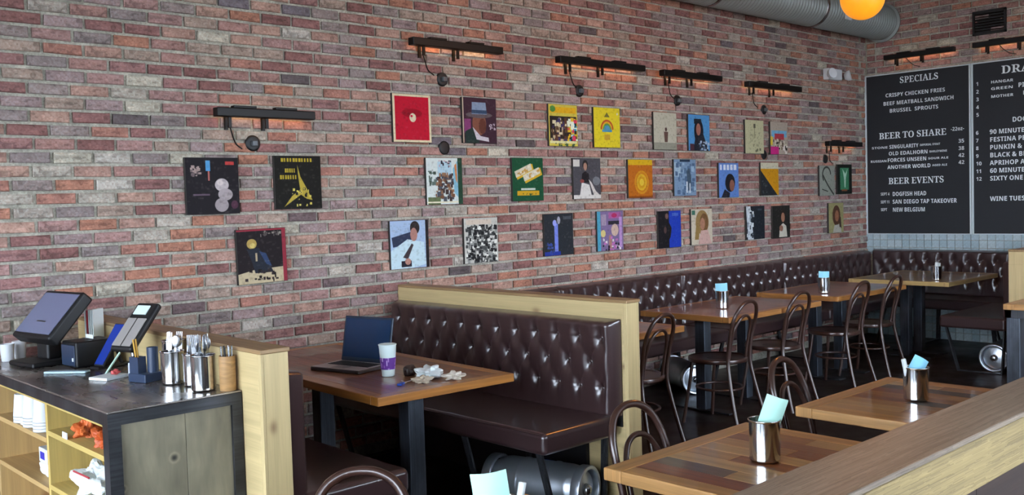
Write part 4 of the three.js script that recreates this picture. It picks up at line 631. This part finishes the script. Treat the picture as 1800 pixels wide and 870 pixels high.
const crumple = (r, sx, sy, sz, amp = 0.35, det = 9) => { const g = new THREE.IcosahedronGeometry(r, det), p = g.attributes.position, o = rnd() * 50; for (let i = 0; i < p.count; i++) { const x = p.getX(i), y = p.getY(i), z = p.getZ(i), k = 1 + amp * (Math.sin(x / r * 5.1 + o) * Math.sin(y / r * 4.3 + o * 2) + 0.6 * Math.sin(z / r * 7.7 + x / r * 3.1 + o) + 0.25 * Math.sin(x / r * 17 + o) * Math.sin(y / r * 13 + z / r * 19)); p.setXYZ(i, x * k * sx, Math.max(y * k * sy, -r * sy * 0.75), z * k * sz); } g.computeVertexNormals(); g.translate(0, r * sy * 0.75, 0); return clean(g); };
// shelf contents
{
  const cupStack = (label, x, z, y, n) => { const t = thing('paper_cup_stack', label, 'paper cups', [x, y, z], 0, 'white paper cups on the counter shelf'); for (let k = 0; k < n; k++) part(t, 'cup', lathe([[0.0001, 0], [0.042, 0], [0.0425, 0.004], [0.0335, 0.095], [0.031, 0.095], [0.0001, 0.094]], 28).translate(0, k * 0.0125, 0), M.white); };
  cupStack('stack of white paper cups upside down on the counter shelf, next to the upright', 1.24, 0.9, 0.7005, 4);
  cupStack('stack of white paper cups upside down on the counter shelf, second from the upright', 1.24, 0.77, 0.7005, 4);
  cupStack('stack of white paper cups upside down on the counter shelf, third from the upright', 1.24, 0.64, 0.7005, 3);
  single('card_tag', 'small white card at the front of the paper cup shelf', 'card', bx(-0.002, 0, -0.025, 0.002, 0.03, 0.025, 0.001), M.white, [1.21, 0.7005, 0.72]);
  single('card_tag', 'small white card below the orange snack packets', 'card', bx(-0.002, 0, -0.025, 0.002, 0.025, 0.025, 0.001), M.white, [1.197, 0.7355, 1.28]);
  const or = std('#c8642c', 0.55), or2 = std('#b5501f', 0.5), clear = std('#c5d4e6', 0.35);
  single('snack_packet', 'orange crumpled snack packet at the upright on the counter shelf', 'packet', crumple(0.05, 0.9, 0.75, 1.0), or, [1.27, 0.7355, 1.3], 0, 'snack packets on the shelf');
  single('snack_packet', 'orange-brown crumpled snack packet at the steel corner on the counter shelf', 'packet', crumple(0.05, 0.9, 0.8, 1.1), or2, [1.27, 0.7355, 1.52], 0, 'snack packets on the shelf');
  single('plastic_bag', 'pale bluish plastic bag behind the orange snack packets', 'bag', crumple(0.06, 0.7, 0.8, 2.4, 0.2), clear, [1.38, 0.7355, 1.42]);
  single('paper_bundle', 'pile of crumpled white paper on the lower counter shelf', 'paper', crumple(0.075, 0.9, 0.75, 1.9, 0.3), M.paper, [1.29, 0.5205, 1.34]);
  single('paper_box', 'pale cream carton behind the paper pile on the lower shelf', 'carton', bx(-0.07, 0, -0.1, 0.07, 0.15, 0.1, 0.004), std('#d8d2c0', 0.7, 0, { map: plainGrain }), [1.5, 0.5205, 1.33]);
  single('paper_box', 'pale blue carton at the steel corner of the lower shelf', 'carton', bx(-0.06, 0, -0.06, 0.06, 0.145, 0.06, 0.004), std('#bcd8dc', 0.7), [1.5, 0.5205, 1.57]);
  single('red_pencil', 'thin red pencil lying on the crumpled paper pile', 'pencil', rod([0, 0, -0.08], [0, 0.004, 0.08], 0.004, 6), std('#b8434a', 0.5), [1.215, 0.612, 1.38]);
  single('paper_bundle', 'folded white papers beside the blue box on the lower shelf', 'paper', crumple(0.06, 0.8, 0.7, 1.4, 0.25), M.paper, [1.28, 0.5005, 0.9]);
  { const t = thing('small_box', 'small white box with a purple label on the lower counter shelf', 'box', [1.25, 0.575, 0.93]); part(t, 'carton', bx(-0.03, 0, -0.05, 0.03, 0.06, 0.05, 0.003), M.white); part(t, 'label_patch', bx(-0.0315, 0.015, -0.03, -0.03, 0.045, 0.02), std('#3b34a8', 0.5)); }
}
// on the counter
const CT = 0.9005;
{
  const t = thing('register_monitor', 'tilted touch-screen cash register monitor with a black frame', 'monitor', [1.4, CT, 0.39], -1.396);
  part(t, 'base', bx(-0.11, 0, -0.1, 0.11, 0.022, 0.1, 0.008), M.black);
  part(t, 'stand', bx(-0.05, 0.02, -0.07, 0.05, 0.2, 0.0, 0.012), M.black);
  const put = (name, g, m, l) => { const o = part(t, name, g, m, l); o.position.set(0, 0.13, 0.055); o.rotation.x = -0.75; return o; };
  put('housing', bx(-0.17, 0, -0.06, 0.165, 0.265, 0, 0.012), M.black);
  put('screen', bx(-0.152, 0.022, 0.0, 0.147, 0.246, 0.002), std('#5f647e', 0.2, 0, { emissive: '#8f97b8', emissiveIntensity: 0.04 }), 'pale blue glowing screen');
}
{
  const t = thing('receipt_printer', 'square black receipt printer beside the register monitor', 'printer', [1.53, CT, 0.6], -Math.PI / 2 + 0.1);
  part(t, 'body', bx(-0.07, 0, -0.09, 0.07, 0.115, 0.085, 0.01), M.black);
  part(t, 'front_cover', bx(-0.064, 0.008, 0.085, 0.064, 0.1, 0.09, 0.002), std('#28364c', 0.3), 'dark blue front cover');
  part(t, 'paper_slot', bx(-0.05, 0.115, -0.02, 0.05, 0.118, 0.0), M.steelDark);
  part(t, 'feed_button', bx(0.045, 0.03, 0.09, 0.055, 0.045, 0.093), M.white);
  part(t, 'receipt', bx(-0.035, 0.116, -0.012, 0.035, 0.135, -0.01), M.paper);
}
{ // blue tablet leaning on a stand
  const t = thing('tablet', 'narrow dark blue handheld tablet propped in a black stand behind the printer', 'tablet', [1.56, CT, 0.755], -1.3);
  for (const [n, g, m] of [['case', bx(-0.034, 0, -0.01, 0.034, 0.21, 0.0, 0.004), M.black], ['screen', bx(-0.029, 0.006, 0.0, 0.029, 0.204, 0.0015), std('#14338c', 0.25)]]) { const o = part(t, n, g, m); o.rotation.x = -0.62; o.position.set(0, 0.014, 0.05); }
  part(t, 'stand', merge([bx(-0.03, 0, -0.1, 0.03, 0.012, 0.07, 0.003), rod([0, 0.01, -0.07], [0, 0.12, -0.03], 0.008)]), M.black);
}
{ // card terminal on a tilted arm
  const t = thing('card_terminal', 'grey card payment terminal on a tilted stand with a white screen', 'card terminal', [1.57, CT, 1.02], -1.25), q = (o) => { o.rotation.x = -0.73; o.position.set(0, 0.135, 0.05); return o; };
  part(t, 'base', lathe([[0.0001, 0], [0.06, 0], [0.06, 0.006], [0.045, 0.012], [0.0001, 0.012]], 28), M.steelDark);
  part(t, 'arm', rod([0, 0.01, 0], [0, 0.16, -0.0], 0.011), M.stainlessDull);
  q(part(t, 'housing', bx(-0.065, -0.03, -0.03, 0.065, 0.21, 0, 0.012), M.black));
  q(part(t, 'keypad', bx(-0.055, -0.015, 0, -0.003, 0.125, 0.006, 0.003), std('#8f8a86', 0.6)));
  q(part(t, 'keypad', bx(0.003, -0.015, 0, 0.055, 0.125, 0.006, 0.003), std('#8f8a86', 0.6)));
  q(part(t, 'display', bx(-0.045, 0.145, 0, 0.03, 0.19, 0.004), std('#cfe0dc', 0.3)));
}
single('phone', 'pale flat phone lying on the counter in front of the printer', 'phone', bx(-0.095, 0, -0.022, 0.095, 0.01, 0.022, 0.005), std('#a9c3cc', 0.35), [1.385, CT, 0.76], -0.85);
single('pen', 'pale green pen propped against the card terminal', 'pen', rod([0, 0.006, 0], [0.075, 0.085, -0.03], 0.005, 8), std('#bfe0cc', 0.5), [1.465, CT, 0.98]);
single('note_pad', 'white note pad at the foot of the card terminal', 'note pad', bx(-0.06, 0, -0.05, 0.06, 0.012, 0.05, 0.002), M.paper, [1.455, CT, 1.05], 0.4);
single('candy', 'red wrapped sweet on the white note pad', 'candy', crumple(0.015, 1.3, 0.8, 1, 0.2, 2), std('#c2504e', 0.45), [1.48, CT + 0.0125, 1.05]);
single('small_carton', 'small pale grey carton between the note pad and the dark caddy', 'carton', bx(-0.022, 0, -0.03, 0.022, 0.06, 0.03, 0.003), std('#b9c0cf', 0.6), [1.535, CT, 1.13]);
{
  const t = thing('desk_caddy', 'dark blue-grey desk caddy with compartments on the counter', 'caddy', [1.53, CT, 1.24], 0.3), m = std('#2c3a52', 0.35);
  part(t, 'tray', bx(-0.045, 0, -0.05, 0.045, 0.035, 0.05, 0.004), m);
  part(t, 'compartment', merge([bx(-0.04, 0.035, -0.045, 0.0, 0.1, -0.04), bx(-0.04, 0.035, 0.0, 0.0, 0.1, 0.005), bx(-0.04, 0.035, -0.04, -0.035, 0.1, 0), bx(-0.005, 0.035, -0.04, 0, 0.1, 0)]), m);
  part(t, 'compartment', lathe([[0.018, 0], [0.022, 0], [0.022, 0.1], [0.018, 0.1]], 20).translate(0.02, 0.035, 0.02), m);
  for (let k = 0; k < 2; k++) part(t, 'pencil', rod([-0.02 + k * 0.008, 0.04, -0.02], [-0.03 + k * 0.012, 0.17, -0.03], 0.0035, 6), std('#c99a3a', 0.5));
}
{ // brochures
  const t = thing('brochure_stack', 'upright bundle of white and red folded menus behind the tablet', 'brochures', [1.615, CT, 0.4], 0.75);
  for (let k = 0; k < 5; k++) part(t, 'menu', bx(-0.05, 0, k * 0.009, 0.05, 0.23, k * 0.009 + 0.006, 0.001), k === 1 ? std('#a8303a', 0.6) : M.paper);
}
for (const [x, z, w] of [[1.32, 0.25, 'beside the wall'], [1.39, 0.19, 'nearer the divider']]) single('glass_cup', 'small white cup under the register monitor, ' + w, 'cup', lathe([[0.0001, 0], [0.026, 0], [0.032, 0.08], [0.03, 0.08], [0.024, 0.004], [0.0001, 0.004]], 24), M.white, [x, CT, z - 0.1]);
// cutlery cups
{
  const cups = [[1.60, 1.225, 0.043, 0.155, 'next to the dark desk caddy', 0], [1.575, 1.395, 0.044, 0.13, 'second from the dark desk caddy', 4], [1.61, 1.5, 0.036, 0.125, 'behind the two front cutlery cups', 5], [1.59, 1.63, 0.045, 0.135, 'at the steel counter corner', 9]];
  cups[0][0] = 1.638; cups[0][1] = 1.262;
  const forkGeo = merge([bx(-0.003, 0, -0.001, 0.003, 0.12, 0.001), bx(-0.011, 0.12, -0.001, 0.011, 0.145, 0.001, 0.0009), ...[-0.009, -0.003, 0.003, 0.009].map((x) => bx(x - 0.0014, 0.143, -0.001, x + 0.0014, 0.185, 0.001))]);
  const spoonGeo = merge([bx(-0.003, 0, -0.001, 0.003, 0.13, 0.001), clean(new THREE.SphereGeometry(0.02, 16, 10).scale(0.75, 1.2, 0.18)).translate(0, 0.153, 0)]);
  for (const [x, z, r, h, where, n] of cups) {
    single('steel_cup', 'brushed steel cutlery cup on the counter ' + where, 'cup', cupGeo(r, h), M.stainless, [x, CT, z], 0, 'cutlery cups on the counter');
    for (let k = 0; k < n; k++) {
      const a = k / n * 6.283 + 0.4, q = r * 0.45, fork = k % 3 !== 1;
      const o = single(fork ? 'fork' : 'spoon', (fork ? 'steel fork' : 'steel spoon') + ' standing in the cutlery cup ' + where, fork ? 'fork' : 'spoon', fork ? forkGeo : spoonGeo, M.stainlessDull, [x + Math.cos(a) * q, CT + 0.006, z + Math.sin(a) * q], rr(0, 6), 'cutlery ' + where);
      o.rotation.order = 'YXZ'; const b = o.rotation.y; o.rotation.x = rr(-0.09, 0.09); o.rotation.z = rr(-0.09, 0.09); o.scale.setScalar(h / 0.122);
    }
  }
  const t = thing('wooden_canister', 'tan wooden canister with a bunch of straws beside the divider', 'canister', [1.653, CT, 1.7]);
  part(t, 'body', lathe([[0.0001, 0], [0.03, 0], [0.0305, 0.13], [0.028, 0.13], [0.028, 0.006], [0.0001, 0.005]], 28), std('#b89366', 0.5, 0, { map: woodTex }));
  for (let k = 0; k < 8; k++) { const a = k * 0.785, e = 0.017; part(t, 'straw', rod([Math.cos(a) * e, 0.006, Math.sin(a) * e], [Math.cos(a) * (e + 0.004), 0.165, Math.sin(a) * (e + 0.004)], 0.0035, 8), k % 3 ? M.stainlessDull : M.black); }
}

// ---------------------------------------------------------------- on the booth table
const TT = 0.7505;
{
  const t = thing('laptop', 'open laptop with a dark screen and grey keyboard deck on the booth table', 'laptop', [2.7, TT, 0.93], -Math.PI / 2 + 0.22), D = 0.225, W = 0.335;   // local -z is the hinge
  part(t, 'base', bx(-W / 2, 0, -D / 2, W / 2, 0.018, D / 2, 0.005), std('#4b4a4d', 0.35, 0.5));
  part(t, 'deck', bx(-W / 2 + 0.006, 0.018, -D / 2 + 0.01, W / 2 - 0.006, 0.0188, D / 2 - 0.004), std('#b3a9a6', 0.4, 0.4));
  const kb = part(t, 'keyboard', bx(-0.14, 0.0188, -D / 2 + 0.03, 0.14, 0.0194, 0.02), M.black);
  for (let r = 0; r < 5; r++) for (let k = 0; k < 13; k++) part(kb, 'key', bx(-0.138 + k * 0.0213, 0.0194, -D / 2 + 0.033 + r * 0.0198, -0.138 + k * 0.0213 + 0.0185, 0.0212, -D / 2 + 0.033 + r * 0.0198 + 0.0172), M.rubber);
  part(t, 'touchpad', bx(-0.045, 0.0188, 0.035, 0.045, 0.0193, 0.095), std('#5c585a', 0.3));
  const lid = part(t, 'lid', bx(-W / 2, 0, -0.009, W / 2, 0.235, 0, 0.004), std('#22303f', 0.3, 0.2)); lid.position.set(0, 0.018, -D / 2 + 0.004); lid.rotation.x = -0.2;
  part(lid, 'screen', bx(-W / 2 + 0.012, 0.02, 0, W / 2 - 0.012, 0.223, 0.0012), std('#16304f', 0.12), 'dark blue glossy screen');
}
{
  const t = thing('paper_cup', 'tall white paper cup with a purple sleeve on the booth table', 'paper cup', [2.7, TT, 1.262]);
  part(t, 'cup', lathe([[0.0001, 0], [0.029, 0], [0.031, 0.002], [0.042, 0.148], [0.0445, 0.152], [0.0445, 0.155], [0.042, 0.156], [0.0001, 0.15]], 40), std('#d3e3e0', 0.5));
  part(t, 'sleeve', lathe([[0.0337, 0.035], [0.0347, 0.035], [0.0393, 0.092], [0.0383, 0.092]], 40), (() => std('#ffffff', 0.6, 0, { map: canvas(256, 64, (g) => { R(g, '#5d2a86', 0, 0, 256, 64); bits(g, ['#a97fc4', '#8a5aae', '#c9aedb'], 60, 4, 8, 240, 46, 9); }) }))(), 'purple printed sleeve');
}
single('sunglasses_case', 'small dark brown case beside the purple cup', 'case', crumple(0.03, 1.2, 1.0, 1.0, 0.08, 3), std('#2c211d', 0.4), [2.775, TT, 1.335]);
single('crumpled_napkin', 'crumpled white napkin on the booth table beside the brown case', 'napkin', crumple(0.055, 1.1, 0.5, 1.2, 0.35), M.paper, [2.8, TT, 1.45]);
single('crumpled_napkin', 'small crumpled paper scrap at the end of the white napkin', 'napkin', crumple(0.035, 1.3, 0.5, 1.2, 0.4), std('#cfc8ba', 0.8), [2.85, TT, 1.58]);
single('crumpled_napkin', 'beige crumpled receipt in front of the white napkin', 'napkin', crumple(0.03, 1.4, 0.5, 1.0, 0.4), std('#b9ac98', 0.8), [2.7, TT, 1.53]);
{
  const t = thing('key_ring', 'bunch of keys with a blue tag on the booth table edge', 'keys', [2.6, TT, 1.5], 0.6);
  part(t, 'tag', bx(-0.03, 0, -0.012, 0.02, 0.01, 0.012, 0.004), std('#2550b0', 0.4));
  part(t, 'ring', clean(new THREE.TorusGeometry(0.014, 0.0015, 6, 24).rotateX(Math.PI / 2).translate(0.03, 0.003, 0)), M.stainlessDull);
  for (const a of [-0.4, 0.5]) part(t, 'key', bx(0, 0, -0.006, 0.055, 0.003, 0.006, 0.001).rotateY(a).translate(0.038, 0.0015, 0), M.stainlessDull);
}

renderer.render(scene, camera);
